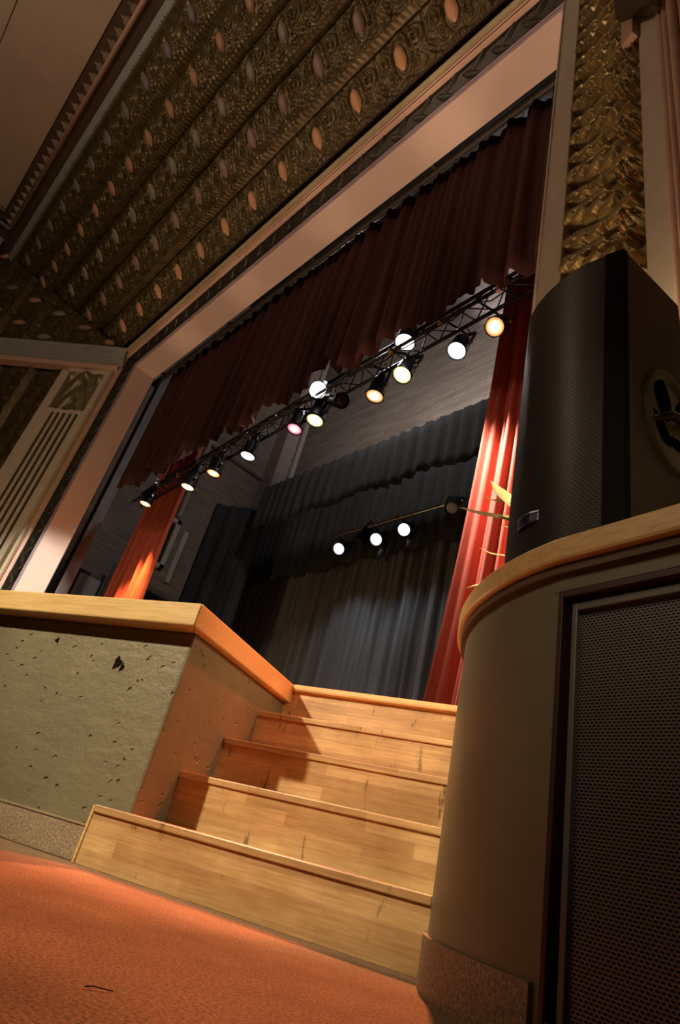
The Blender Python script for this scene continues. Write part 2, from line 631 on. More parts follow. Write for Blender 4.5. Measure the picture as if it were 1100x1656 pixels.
# painted concrete front of the stage, returning along the steps
b = MB()
poly = [(-13.0, 1.88), (-1.565, 1.88), (-1.640, NOSE_T + 0.05), (-1.95, NOSE_T + 0.05), (-1.95, 2.2), (-13.0, 2.2)]
b.prism(poly, 0.0, 0.8475)
struct(b.build('wall_stage_front', M_CONC, frame=ST, bevel=0.012))
# flat near-black patches for a knocked-out hole and its smaller neighbour
b = MB()
for (s, z, r, ry) in ((-1.905, 0.69, 0.020, 0.026), (-1.872, 0.675, 0.011, 0.018), (-2.30, 0.755, 0.012, 0.012)):
    n = 14
    ring = []
    for i in range(n):
        a = 2 * math.pi * i / n
        k = 1 + 0.25 * math.sin(3 * a + s * 9) + 0.15 * math.sin(5 * a)
        ring.append((s + r * k * math.cos(a), 1.8795, z + ry * k * math.sin(a)))
    deep = [(s + (p[0] - s) * 0.55, 1.8785, z + (p[2] - z) * 0.55) for p in ring]
    b.add(ring + deep, [(i, (i + 1) % n, n + (i + 1) % n, n + i) for i in range(n)] + [tuple(range(n, 2 * n))])
    if s == -1.905:
        continue                     # the two largest run into each other
    o = b.build('broken_hole', plain('hole_black', (0.008, 0.007, 0.005), 1.0, 0, 0.0, 0.2, 60), frame=ST, base=(s, 1.88, z))
    tag(o, 'large dark broken hole in the concrete below the cap' if z < 0.7 else 'small dark pit in the concrete close under the cap', 'hole')
    b = MB()

b = MB()
b.box((-13.0, 1.866, 0.0), (-1.700, 1.885, 0.112))
struct(b.build('baseboard_stage', M_TERRAZZO, frame=ST, bevel=0.006))
b = MB()
b.box((-13.0, 1.862, 0.110), (-1.700, 1.885, 0.118))
struct(b.build('trim_1', plain('tan_edge', (0.24, 0.19, 0.12), 0.6, 0, 0.3, 0.1), frame=ST, bevel=0.002))

# stage deck
pts = [st(-13, 2.1), st(-1.80, 2.1), st(-1.80, NOSE_T + 0.08), st(-0.40, NOSE_T + 0.08), st(-0.40, 2.3), Vector((1.2, 2.3, 0)), Vector((3.0, 2.3, 0)), Vector((3.0, 10.2, 0)), Vector((-16.4, 10.2, 0))]
b = MB().prism([(p.x, p.y) for p in pts], ZS - 0.09, ZS - 0.002)
struct(b.build('floor_stage_deck', M_DECK))

# maple cap round the edge of the stage
cap = thing('stage_edge_cap', 'thick golden maple cap board along the olive concrete stage front', 'cap board', st(-1.56, 1.80, 0.85), TH)
b = MB()
b.prism([(-13.0, 1.795), (-1.5205, 1.795), (-1.7485, 2.11), (-13.0, 2.11)], ZS - 0.095, ZS)
b.build('front_board', M_CAP, cap, bevel=0.007, frame=ST)
b = MB()
b.prism([(-1.520, 1.795), (-1.605, NOSE_T + 0.03), (-1.83, NOSE_T + 0.03), (-1.748, 2.11)], ZS - 0.095, ZS)
o = b.build('return_board', M_CAP, cap, bevel=0.007, frame=ST)

# ------------------------------------------------------------------ steps
stairs = thing('stage_steps', 'flight of worn maple steps rising from the carpet to the stage', 'steps', st(-1.09, T1, 0), TH)
for i in range(5):
    t0 = T1 + GO * i
    z0, z1 = RISE * i, RISE * (i + 1) + (ZS - 5 * RISE if i == 4 else 0)
    s0 = -1.705 if i == 0 else -1.655
    s1 = -0.479 if i == 0 else -0.491
    if i == 0:
        poly = [(s0, t0), (s1, t0), (s1, t0 + GO + 0.02), (-1.566, t0 + GO + 0.02), (-1.566, 1.862), (s0, 1.862)]
    else:
        poly = [(-1.566 - 0.078 * (t0 - 1.88), t0), (s1, t0), (s1, t0 + GO + 0.02), (-1.566 - 0.078 * (t0 + GO - 1.88), t0 + GO + 0.02)]
    b = MB().prism(poly, max(0.0, z0 - 0.01), z1 - 0.024)
    o = b.build('step', M_MAPLE, stairs, bevel=0.002, frame=ST)
    tp = []
    tb = 1.862 if i == 0 else t0 + 0.02
    b = MB()
    if i < 4:
        b.prism([(poly[0][0], t0 - 0.010), (s1, t0 - 0.010), (s1, t0 + 0.03), (poly[0][0] if i else -1.575, t0 + 0.03)] if i else
                [(s0, t0 - 0.010), (s1, t0 - 0.010), (s1, t0 + GO + 0.01), (-1.566, t0 + GO + 0.01), (-1.566, 1.862), (s0, 1.862)], z1 - 0.024, z1)
        if i:
            b.v = []
            b.f = []
            b.m = []
            b.prism([(poly[0][0], t0 - 0.010), (s1, t0 - 0.010), (s1, t0 + GO + 0.01), (poly[3][0], t0 + GO + 0.01)], z1 - 0.024, z1)
    else:
        b.prism([(-1.60, t0 - 0.028), (s1, t0 - 0.028), (s1, t0 + 0.14), (-1.60, t0 + 0.14)], z1 - 0.034, z1)
    b.build('nosing', M_CAP if i == 4 else M_MAPLE, o, bevel=0.011 if i == 4 else 0.004, frame=ST)
b = MB().box((-1.716, T1 - 0.004, 0.0), (-1.704, T1 + 0.006, RISE - 0.004))
b.build('end_trim', M_CAP, stairs, bevel=0.002, frame=ST)

# ------------------------------------------------------------------ curved pier to the right of the steps
PC = Vector((-0.4, 2.0))


def pier_outline(R, off):
    """from the step side round the curve to the flat front, as world (x, y)"""
    out = []
    d = st(-0.489 - off, 2.75)
    out.append((d.x, d.y))
    a0 = math.radians(157.4 + 0)      # towards -S
    for k in range(0, 25):
        a = math.radians(202.6 - 22.5 + 22.586 - 0.0) if False else math.radians(202.586 + (250.5 - 202.586) * k / 24)
        out.append((PC.x + R * math.cos(a), PC.y + R * math.sin(a)))
    for (x, y) in ((-0.63, 1.142), (-0.45, 1.116), (-0.2, 1.080), (0.3, 1.02), (0.9, 0.96)):
        out.append((x, y - off))
    return out


def outline_prism(mb, outl, z0, z1, back=2.9, mi=0):
    poly = list(outl) + [(0.9, back), (outl[0][0] + 0.4, back)]
    return mb.prism(poly, z0, z1, mi)


pier = thing('curved_pier', 'olive painted curved pier with a wood rim and black mesh panel', 'pier', (-0.4, 1.9, 0))
# body with the recess for the mesh panel
REC = Vector((0.99, -0.143, 0))
RN = Vector((-0.143, -0.99, 0))
RP = Vector((-0.63, 1.142, 0))
body = MB()
full = pier_outline(0.888, 0.0)
cut = []
for p in full:
    cut.append(p)
outline_prism(body, full, 0.82, ZS - 0.055)                # band above the recess
left = full[:26]
q = RP + RN * 0.0
poly = list(left) + [(RP.x + 0.003, RP.y + 0.0), (RP.x + 0.02, RP.y + 0.07), (RP.x + 0.3, RP.y + 0.30), (left[0][0] + 0.4, 2.9)]
body.prism(poly, 0.0, 0.82)
body.prism([(-0.60, 1.22), (0.9, 1.05), (0.9, 1.5), (-0.4, 1.6)], 0.0, 0.82)
body.build('body', M_PAINT, pier, smooth='auto')
rim = MB()
outline_prism(rim, pier_outline(0.917, 0.030), ZS - 0.062, ZS - 0.0005, 2.88)
rim.build('rim', M_CAP, pier, bevel=0.008)
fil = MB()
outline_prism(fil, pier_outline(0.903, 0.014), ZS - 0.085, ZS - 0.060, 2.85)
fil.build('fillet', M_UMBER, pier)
bs = MB()
ol = pier_outline(0.900, 0.012)[1:27]
inn = pier_outline(0.870, -0.02)[1:27]
ol2 = ol[:25] + [(-0.645, 1.137)]
inn2 = inn[:25] + [(-0.64, 1.17)]
poly = ol2 + list(reversed(inn2))
n = len(ol2)
vs = [(p[0], p[1], 0.0) for p in ol2] + [(p[0], p[1], 0.104) for p in ol2] + [(p[0], p[1], 0.104) for p in inn2] + [(p[0], p[1], 0.0) for p in inn2]
fs = []
for k in range(n - 1):
    for l in range(3):
        fs.append((l * n + k, l * n + k + 1, (l + 1) * n + k + 1, (l + 1) * n + k))
fs.append((0, n, 2 * n, 3 * n))
fs.append((n - 1, 2 * n - 1, 3 * n - 1, 4 * n - 1))
bs.add(vs, fs)
bs.build('terrazzo_base', M_TERRAZZO, pier, smooth='auto')


def rec(d, n, z):
    p = RP + REC * d + RN * n
    return (p.x, p.y, z)


def rec_box(mb, d0, d1, n0, n1, z0, z1, mi=0):
    vs = [rec(d, n, z) for z in (z0, z1) for (d, n) in ((d0, n0), (d1, n0), (d1, n1), (d0, n1))]
    mb.add(vs, [(0, 3, 2, 1), (4, 5, 6, 7), (0, 1, 5, 4), (1, 2, 6, 5), (2, 3, 7, 6), (3, 0, 4, 7)], mi)


fr = MB()
rec_box(fr, 0.004, 0.016, -0.05, 0.006, 0.05, 0.816)
rec_box(fr, 0.016, 1.2, -0.05, 0.006, 0.800, 0.816)
rec_box(fr, 0.016, 1.2, -0.05, 0.006, 0.05, 0.060)
o = fr.build('panel_frame', M_DARKWOOD, pier, bevel=0.002)
fr = MB()
rec_box(fr, 0.028, 0.041, -0.045, -0.010, 0.062, 0.790)
rec_box(fr, 0.041, 1.2, -0.045, -0.010, 0.772, 0.790)
fr.build('inner_frame', M_FRAMEM, o, bevel=0.002)
ms = MB()
P = np.array([[rec(d, -0.022, z) for d in (0.040, 1.2)] for z in (0.055, 0.775)])
ms.grid(P)
ms.uv = [(0.040, 0.055), (1.2, 0.055), (0.040, 0.775), (1.2, 0.775)]
ms.build('mesh_panel', M_MESH, pier)
bk = MB()
rec_box(bk, 0.010, 1.2, -0.075, -0.045, 0.05, 0.81)
bk.build('panel_backing', M_BLACKP, pier)

# ------------------------------------------------------------------ loudspeaker on the pier
ZT = 2.14
ZB = ZS
spk = thing('loudspeaker', 'tall black loudspeaker with a bowed grille standing on the curved pier', 'loudspeaker', (-0.70, 1.5, ZB))
front = [(-0.548, 1.291), (-0.60, 1.279), (-0.661, 1.272), (-0.71, 1.274), (-0.755, 1.283), (-0.824, 1.306), (-0.880, 1.333), (-0.925, 1.366), (-0.950, 1.395), (-0.958, 1.43)]
backp = [(-0.90, 1.74), (-0.50, 1.76)]
b = MB()
b.prism(list(reversed([(p[0], p[1] + 0.012) for p in front])) + [(-0.540, 1.303), (-0.489, 1.60)] + [(-0.52, 1.72), (-0.86, 1.72)], ZB, ZT)
b.build('cabinet', M_SPKCAB, spk, bevel=0.006)
g = MB()
gp = front[1:]
ln = [0.0]
for k in range(1, len(gp)):
    ln.append(ln[-1] + math.hypot(gp[k][0] - gp[k - 1][0], gp[k][1] - gp[k - 1][1]))
P = np.array([[(p[0], p[1] - 0.004, z) for p in gp] for z in (ZB + 0.02, ZT - 0.008)])
g.grid(P)
g.uv = [(l, z) for z in (ZB + 0.02, ZT - 0.008) for l in ln]
g.build('grille', M_GRILLE, spk, smooth=True)
b = MB()
b.prism([(-0.603, 1.274), (-0.545, 1.285), (-0.538, 1.303), (-0.545, 1.32), (-0.60, 1.30)], ZB, ZT + 0.001)
b.build('corner_trim', plain('matt_black_edge', (0.007, 0.007, 0.006), 0.9, 0, 0.15, 0.2), spk, bevel=0.004)
# badge
b = MB()
P = []
for u in np.linspace(0, 1, 7):
    x = -0.868 + 0.085 * u
    y = 1.316 - 0.030 * u - 0.012 * math.sin(math.pi * u)
    P.append((x, y))
b.prism([(p[0], p[1]) for p in P] + [(p[0] + 0.003, p[1] + 0.012) for p in reversed(P)], 1.128, 1.158)
o = b.build('badge', M_BLUE, spk, bevel=0.003)
b = MB()
b.prism([(p[0], p[1] - 0.001) for p in P] + [(p[0] + 0.003, p[1] + 0.012) for p in reversed(P)], 1.158, 1.163)
b.build('badge_edge', M_STEEL, o)
# carrying handle in the side
SA = Vector((-0.540, 1.303, 0))
SD = (Vector((-0.489, 1.60, 0)) - SA).normalized()
SNN = Vector((SD.y, -SD.x, 0))


def side(d, n, z):
    p = SA + SD * d + SNN * n
    return Vector((p.x, p.y, z))


h = MB()
n = 32
rings = []
for (k, off) in ((1.0, 0.0), (1.0, 0.012), (0.86, 0.014), (0.80, 0.004)):
    rings.append([side(0.205 + 0.130 * k * math.cos(2 * math.pi * i / n), off, 1.535 + 0.185 * k * math.sin(2 * math.pi * i / n)) for i in range(n)])
h.sweep(rings, close=True, caps=False)
h.add(rings[3], [tuple(range(n))])
ho = h.build('handle_cup', plain('handle_plate', (0.11, 0.095, 0.06), 0.45, 0, 0.5, 0.15), spk, smooth='auto')
h = MB()


def lobe(cx, cz, a, bq, rot, off):
    vs = []
    for i in range(20):
        t = 2 * math.pi * i / 20
        x, z = a * math.cos(t), bq * math.sin(t)
        vs.append(side(cx + x * math.cos(rot) - z * math.sin(rot), off, cz + x * math.sin(rot) + z * math.cos(rot)))
    return vs


for args in ((0.165, 1.60, 0.040, 0.085, 0.25), (0.150, 1.475, 0.028, 0.062, 0.75), (0.27, 1.60, 0.035, 0.06, -0.4), (0.25, 1.46, 0.075, 0.022, 0.1)):
    o1 = lobe(*args, 0.0065)
    h.add(o1, [tuple(range(20))])
h.build('hand_hole', plain('matt_black', (0.004, 0.004, 0.004), 1.0, 0, 0.0, 0.1), ho)
h = MB().tube([side(0.10, 0.012, 1.47), side(0.16, 0.028, 1.515), side(0.22, 0.030, 1.535), side(0.30, 0.014, 1.56)], [0.010, 0.014, 0.014, 0.010], 10)
h.build('grip', M_BLKMET, ho, smooth=True)

# second speaker, its edge just in view at the right
sp2 = thing('horn_loudspeaker', 'dark rounded loudspeaker behind the tall one at the right edge', 'loudspeaker', (-0.30, 1.85, ZB))
b = MB()
poly = [(-0.36 + 0.20 * math.cos(t) + 0.16, 1.86 + 0.20 * math.sin(t)) for t in np.linspace(0, 2 * math.pi, 24, endpoint=False)]
b.prism(poly, ZB, 2.15)
b.build('cabinet', M_SPKCAB, sp2, smooth='auto', bevel=0.06)
b = MB()
b.lathe([(0.205, 0.0), (0.210, 0.02), (0.210, 0.9), (0.205, 0.92)], 24, 0, (-0.20, 1.86, 1.05))
b.build('grille', plain('dull_green_black', (0.05, 0.05, 0.035), 0.6, 0.1, 0.4, 0.2), sp2, smooth='auto')

# ------------------------------------------------------------------ potted plant behind the speaker
plant = thing('potted_plant', 'sparse dry leaves of a potted plant poking out behind the loudspeaker', 'plant', (-1.12, 1.90, ZS))
b = MB()
b.lathe([(0.075, 0.0), (0.105, 0.17), (0.115, 0.17), (0.115, 0.20), (0.100, 0.20), (0.095, 0.18)], 20, 0, (-1.12, 1.90, ZS))
b.build('pot', M_CLAY, plant, smooth='auto')
b = MB()
b.lathe([(0.0, 0.178), (0.097, 0.176)], 20, 0, (-1.12, 1.90, ZS))
b.build('soil', M_SOIL, plant)
b = MB()
b.tube([(-1.12, 1.90, ZS + 0.17), (-1.14, 1.90, 1.35), (-1.20, 1.87, 1.53)], [0.008, 0.006, 0.004])
b.tube([(-1.12, 1.90, ZS + 0.17), (-1.12, 1.93, 1.42), (-1.22, 1.84, 1.62)], [0.007, 0.006, 0.004])
b.tube([(-1.12, 1.90, ZS + 0.17), (-1.13, 1.90, 1.20), (-1.20, 1.84, 1.36)], [0.006, 0.005, 0.003])
b.tube([(-1.12, 1.90, ZS + 0.17), (-1.13, 1.90, 1.12), (-1.20, 1.82, 1.16)], [0.006, 0.005, 0.003])
b.build('stem', M_LEAFG, plant, smooth=True)


def leaf(p0, p1, w, m, sag=0.02, up=(0, 0, 1)):
    p0, p1 = Vector(p0), Vector(p1)
    d = p1 - p0
    sd = d.cross(Vector(up)).normalized()
    nrm = sd.cross(d).normalized()
    rows = []
    N = 9
    for k in range(N):
        u = k / (N - 1)
        ww = w * (math.sin(math.pi * min(1, 0.08 + 0.92 * u)) ** 0.75) * (1 - 0.35 * u)
        c = p0 + d * u + Vector((0, 0, -sag * 4 * u * (u - 0.1))) + nrm * 0.006 * math.sin(7 * u)
        rows.append([c - sd * ww + nrm * ww * 0.35, c - nrm * 0.0, c + sd * ww + nrm * ww * 0.35])
    b = MB()
    b.grid(np.array([[tuple(p) for p in r] for r in rows]))
    return b.build('leaf', m, plant, smooth=True, solidify=0.002)


leaf((-1.20, 1.87, 1.53), (-1.408, 1.69, 1.612), 0.026, M_LEAFD, 0.01, (0.5, -0.6, 0.6))
leaf((-1.22, 1.84, 1.62), (-1.335, 1.75, 1.665), 0.013, M_LEAFG, 0.005, (0.5, -0.6, 0.6))
leaf((-1.22, 1.84, 1.60), (-1.318, 1.765, 1.735), 0.032, M_LEAFP, 0.0, (0.7, -0.7, 0.1))
leaf((-1.19, 1.86, 1.55), (-1.27, 1.80, 1.60), 0.018, M_LEAFG, 0.01, (0.3, -0.8, 0.5))
leaf((-1.18, 1.87, 1.52), (-1.262, 1.80, 1.515), 0.012, M_LEAFG, 0.0, (0.3, -0.8, 0.5))
leaf((-1.20, 1.84, 1.36), (-1.325, 1.755, 1.400), 0.007, M_LEAFP, 0.0, (0.5, -0.6, 0.6))
leaf((-1.14, 1.82, 1.25), (-1.352, 1.735, 1.262), 0.050, M_LEAFG, 0.015, (0.4, -0.5, 0.8))
leaf((-1.16, 1.80, 1.12), (-1.268, 1.79, 1.29), 0.020, M_LEAFP, 0.0, (0.7, -0.6, 0.3))

# ------------------------------------------------------------------ proscenium: frame, reveal, walls
XL_I, XL_O = -12.24, -12.65
XR_I, XR_O = -1.45, -1.04
Y_I, Y_O = 2.55, 2.24
Z_I, Z_O = 8.90, 9.29


def frame_sweep(profile, name, mat, smooth='auto'):
    """profile of (o, n): o from the inner edge (0) to the outer (1), n out of the splay"""
    rings = []
    for (kx, kz, z_fix) in (('L', None, ZS), ('L', 'T', None), ('R', 'T', None), ('R', None, ZS)):
        ring = []
        for (o, n) in profile:
            x = XL_I - 0.41 * o + 0.6 * n if kx == 'L' else XR_I + 0.41 * o - 0.6 * n
            z = z_fix if z_fix is not None else Z_I + 0.39 * o - 0.6 * n
            ring.append((x, Y_I - 0.31 * o - 0.8 * n, z))
        rings.append(ring)
    return struct(MB().sweep(rings).build(name, mat, smooth=smooth))


def arc(o0, o1, n0, h, k=7):
    return [(o0 + (o1 - o0) * i / k, n0 + h * math.sin(math.pi * i / k)) for i in range(k + 1)]


frame_sweep([(1.02, -0.03)] + arc(1.0, 0.83, 0.02, 0.05) + [(0.82, 0.0)], 'trim_2', plain('olive_cream_plaster', (0.38, 0.31, 0.17), 0.45, 0, 0.45, 0.08))
frame_sweep([(0.83, 0.0)] + arc(0.82, 0.74, 0.0, 0.025) + arc(0.73, 0.60, 0.0, 0.045) + [(0.59, -0.01)], 'trim_3', M_PINK)
frame_sweep([(0.60, -0.01), (0.585, -0.035), (0.15, -0.035), (0.13, 0.0)], 'trim_4', M_LEAFBAND)
frame_sweep([(0.14, 0.0)] + arc(0.135, 0.08, 0.0, 0.018) + arc(0.07, 0.02, 0.0, 0.018) + [(0.0, 0.0), (0.0, -0.03)], 'trim_5', M_MAUVE)

# raised leaves along the dark band
b = MB()


def band_leaf(c, along, across, nrm, L, W):
    c, along, across, nrm = Vector(c), Vector(along).normalized(), Vector(across).normalized(), Vector(nrm).normalized()
    rows = []
    for k in range(7):
        u = -1 + 2 * k / 6
        w = W * math.sqrt(max(0.0, 1 - u * u)) * (1 - 0.35 * u)
        p = c + along * L * u
        rows.append([tuple(p - across * w), tuple(p - across * w * .45 + nrm * 0.03), tuple(p + nrm * 0.02), tuple(p + across * w * .45 + nrm * 0.03), tuple(p + across * w)])
    b.grid(np.array(rows))


nh = (0, -0.78, -0.62)
ah = (0, -0.62, 0.78)
x = -12.1
k = 0
while x < -1.4:
    for sgn in (-1, 1):
        o_ = 0.37 + sgn * 0.09
        band_leaf((x + sgn * 0.05, Y_I - 0.31 * o_ + 0.028, Z_I + 0.39 * o_ + 0.02), (1, -0.35 * sgn, 0.4 * sgn), ah, nh, 0.15, 0.055)
    x += 0.42
z = 1.2
while z < 8.8:
    for sgn in (-1, 1):
        o_ = 0.37 + sgn * 0.09
        band_leaf((XL_I - 0.41 * o_ - 0.02, Y_I - 0.31 * o_ + 0.028, z + sgn * 0.05), (-0.35 * sgn, -0.3 * sgn, 1), (-0.8, -0.6, 0), (0.6, -0.8, 0), 0.15, 0.055)
    z += 0.42
struct(b.build('trim_6', M_LEAFBAND, smooth=True))

# reveal of the opening, plain salmon plaster
b = MB()
b.box((XL_I - 0.5, Y_I - 0.001, ZS - 0.1), (XL_I, 3.04, 8.90))
struct(b.build('wall_proscenium_left_reveal', M_SOFFIT))
b = MB()
b.box((XL_I - 0.5, Y_I - 0.001, 8.90), (XR_I + 0.5, 3.04, 9.3))
struct(b.build('wall_proscenium_soffit', M_SOFFIT))
b = MB()
b.box((XR_I, Y_I - 0.001, ZS - 0.1), (XR_I + 0.5, 3.04, 8.90))
struct(b.build('wall_proscenium_right_reveal', M_SOFFIT))
b = MB()
b.box((-17.0, 2.9, 0.0), (XL_I - 0.02, 3.06, 9.0))
b.box((-17.0, 2.9, 9.0), (3.0, 3.06, 14.5))
b.box((XR_I + 0.02, 2.9, 0.0), (3.0, 3.06, 9.0))
struct(b.build('wall_proscenium', M_UMBER))

# ------------------------------------------------------------------ ornamental tile cove
TS = 0.85


def tile_h(a, bq):
    """relief of one tile: a across (-.5 to .5), bq up (0 to 1); returns height and oval mask"""
    h = 0.085 * (1 - bq)
    edge = 0.085 + 0.028 * np.cos(4 * np.pi * a)
    lip = np.clip(1 - ((bq - edge * 0.9) / edge) ** 2, 0, 1)
    h = h + 0.070 * np.sqrt(lip) * (0.85 + 0.15 * np.cos(2 * np.pi * 9 * a))
    h = np.where((bq < 0.012) | (bq > 0.985), -0.03, h)
    wo = np.where(bq > 0.50, np.sqrt(np.clip(1 - ((bq - 0.50) / 0.25) ** 2, 1e-4, 1)), np.clip(1 - ((0.50 - bq) / 0.20), 1e-2, 1) ** 0.75)
    ov = (np.abs(a) < 0.100 * wo) & (bq > 0.31) & (bq < 0.75)
    e = np.sqrt((a / 0.105) ** 2 + ((bq - 0.50) / np.where(bq > 0.5, 0.25, 0.20)) ** 2)
    # shell plume round the oval
    env = np.exp(-((e - 1.7) / 1.2) ** 2) * np.clip((bq - 0.18) / 0.12, 0, 1) * np.clip((1.0 - bq) / 0.12, 0, 1)
    h = h + 0.045 * env * (0.55 + 0.45 * np.cos(2 * np.pi * e * 1.1 + 0.6))
    for sx in (-1, 1):
        for (cx, cy, rr, amp, pitch) in ((0.29, 0.66, 0.19, 0.060, 0.085), (0.22, 0.30, 0.13, 0.050, 0.065)):
            dx, dy = (a - sx * cx), (bq - cy)
            r = np.sqrt(dx * dx + dy * dy) + 1e-6
            th = np.arctan2(dy, dx * sx)
            sp = 0.5 + 0.5 * np.cos(2 * np.pi * r / pitch - th)
            h = h + amp * sp * np.exp(-(r / rr) ** 4)
        d = np.sqrt((np.abs(a) - 0.5) ** 2 + ((bq - 0.28) * 0.9) ** 2)
        h = h + 0.5 * (0.060 * np.exp(-(d / 0.13) ** 2) + 0.030 * np.exp(-(d / 0.15) ** 4) * np.sin(a * 58) * np.sin(bq * 58))
    h = np.where((np.abs(a) > 0.487) & (bq > 0.42), h - 0.035, h)
    h = np.where(ov, 0.07, h)
    return h, ov


def relief(name, origin, du, dv, dn, u0, u1, v0, v1, ucen, vcen, vscale, res, clip=None, gold=None, shift=0, ovals=True):
    """a wall of tiles: point = origin + u du + v dv + h dn; tiles TS wide, rows TS*vscale tall, every other row shifted by half"""
    nu = int((u1 - u0) / TS * res) + 1
    nv = int((v1 - v0) / (TS * vscale) * res) + 1
    U, V = np.meshgrid(np.linspace(u0, u1, nu), np.linspace(v0, v1, nv))
    row = np.floor((V - vcen) / (TS * vscale) + 0.5)
    bq = (V - vcen) / (TS * vscale) + 0.5 - row
    sh = np.where(np.mod(row + shift, 2) == 1, 0.5, 0.0)
    aa = (U - ucen) / TS - sh
    a = aa - np.round(aa)
    H, ov = tile_h(a, bq)
    P = (np.array(origin)[None, None, :] + U[..., None] * np.array(du) + V[..., None] * np.array(dv) + H[..., None] * np.array(dn))
    c = nu
    fi = np.arange((nv - 1) * nu).reshape(nv - 1, nu)[:, :-1].ravel()
    F = np.stack([fi, fi + 1, fi + 1 + c, fi + c], 1)
    mi = np.zeros((nv - 1) * (nu - 1), dtype=np.int32)
    if clip is not None:
        keep = clip(U, V)[:-1, :-1].ravel()
        F = F[keep]
        mi = mi[keep]
    pts = [P.reshape(-1, 3)]
    fac, mats_ = [F], [mi]
    nb = nu * nv
    if ovals:
        # the smooth egg set in the middle of each tile
        NA, NR = 24, 6
        th = np.linspace(0, 2 * np.pi, NA, endpoint=False)
        for r_ in range(int(math.floor((v0 - vcen) / (TS * vscale))) - 1, int(math.ceil((v1 - vcen) / (TS * vscale))) + 2):
            off = 0.5 if (r_ + shift) % 2 == 1 else 0.0
            for c_ in range(int((u0 - ucen) / TS) - 2, int((u1 - ucen) / TS) + 3):
                uc_, vc_ = ucen + (c_ + off) * TS, vcen + r_ * TS * vscale
                if not (u0 + 0.1 < uc_ < u1 - 0.1 and v0 + 0.16 < vc_ < v1 - 0.1):
                    continue
                if clip is not None and not bool(np.all(clip(np.array([uc_]), np.array([vc_])))):
                    continue
                ring = []
                for q_ in range(NR + 1):
                    k_ = 1 - q_ / NR
                    ca_, sa_ = np.cos(th), np.sin(th)
                    wb = np.where(sa_ > 0, 1.0, 1 - 0.45 * np.abs(sa_) ** 1.5)
                    uu = uc_ + TS * 0.105 * k_ * ca_ * wb
                    vv = vc_ + TS * vscale * k_ * np.where(sa_ > 0, 0.235 * sa_, 0.175 * sa_)
                    hh = 0.088 + 0.060 * math.sqrt(max(0.0, 1 - k_ * k_))
                    ring.append(np.array(origin)[None, :] + uu[:, None] * np.array(du) + vv[:, None] * np.array(dv) + hh * np.array(dn))
                pts.append(np.concatenate(ring))
                base_i = nb + np.arange(NR)[:, None] * NA
                i0 = base_i + np.arange(NA)[None, :]
                i1 = base_i + (np.arange(NA)[None, :] + 1) % NA
                fac.append(np.stack([i0, i1, i1 + NA, i0 + NA], -1).reshape(-1, 4))
                mats_.append(np.full(NR * NA, r_ % 5 + 1, dtype=np.int32))
                nb += NA * (NR + 1)
    P = np.concatenate(pts)
    F = np.concatenate(fac)
    mi = np.concatenate(mats_)
    me = bpy.data.meshes.new(name)
    me.vertices.add(len(P))
    me.vertices.foreach_set('co', P.astype(np.float32).ravel())
    me.loops.add(len(F) * 4)
    me.loops.foreach_set('vertex_index', F.astype(np.int32).ravel())
    me.polygons.add(len(F))
    me.polygons.foreach_set('loop_start', np.arange(0, len(F) * 4, 4, dtype=np.int32))
    me.polygons.foreach_set('loop_total', np.full(len(F), 4, dtype=np.int32))
    me.polygons.foreach_set('use_smooth', np.ones(len(F), dtype=bool))
    for m in [gold or M_GOLD] + (OV if ovals else [gold or M_GOLD] * 5):
        me.materials.append(m)
    me.polygons.foreach_set('material_index', mi)
    me.update(calc_edges=True)
    me.validate()
    o = bpy.data.objects.new(name, me)
    COL.objects.link(o)
    return struct(o)


AC = math.radians(43.72)
CO = (0.0, 1.895, 9.613)                  # centre line of the lowest row
CV = (0.0, -math.sin(AC), math.cos(AC))
CN = (0.0, -math.cos(AC), -math.sin(AC))
V_LO, V_HI = -0.38, 3.86
X_COR = -12.65


def main_clip(U, V):
    return U > X_COR - 0.884 * (V + 0.38) - 0.02


# origin is sunk so that the ovals' crowns lie on the fitted plane
co = tuple(CO[i] - 0.10 * CN[i] for i in range(3))
relief('wall_cove', co, (1, 0, 0), CV, CN, -16.6, 0.6, V_LO, V_HI, -5.4675, 0.0, 1.0, 46, main_clip)
LD = Vector((-0.788, -0.616, 0))
LN = Vector((0.616, -0.788, 0))
so = Vector((X_COR, 2.24, 9.29)) - 0.10 * LN
k = 1.122


def side_clip(U, V):
    # U up the wall, V along it away from the opening
    return U < 0.7226 / k * V * 1.0 + 0.04


relief('wall_left_cove', tuple(so), (0, 0, 1), tuple(LD), tuple(LN), 0.0, 3.6, 0.0, 5.6, 0.30, 0.38 * k, k, 26, side_clip, None, 0)
# backing behind the tiles
b = MB()
lo = Vector((0, CO[1], CO[2])) - 0.16 * Vector(CN)
for (xa, xb) in ((-17.5, 0.7),):
    p0 = lo + Vector(CV) * (V_LO - 0.1)
    p1 = lo + Vector(CV) * (V_HI + 0.6)
    d = -0.12 * Vector(CN)
    vs = []
    for x in (xa, xb):
        for p in (p0, p1, p1 + d, p0 + d):
            vs.append((x, p.y, p.z))
    b.add(vs, [(0, 1, 2, 3), (7, 6, 5, 4), (0, 4, 5, 1), (1, 5, 6, 2), (2, 6, 7, 3), (3, 7, 4, 0)])
struct(b.build('wall_cove_back', M_UMBER))

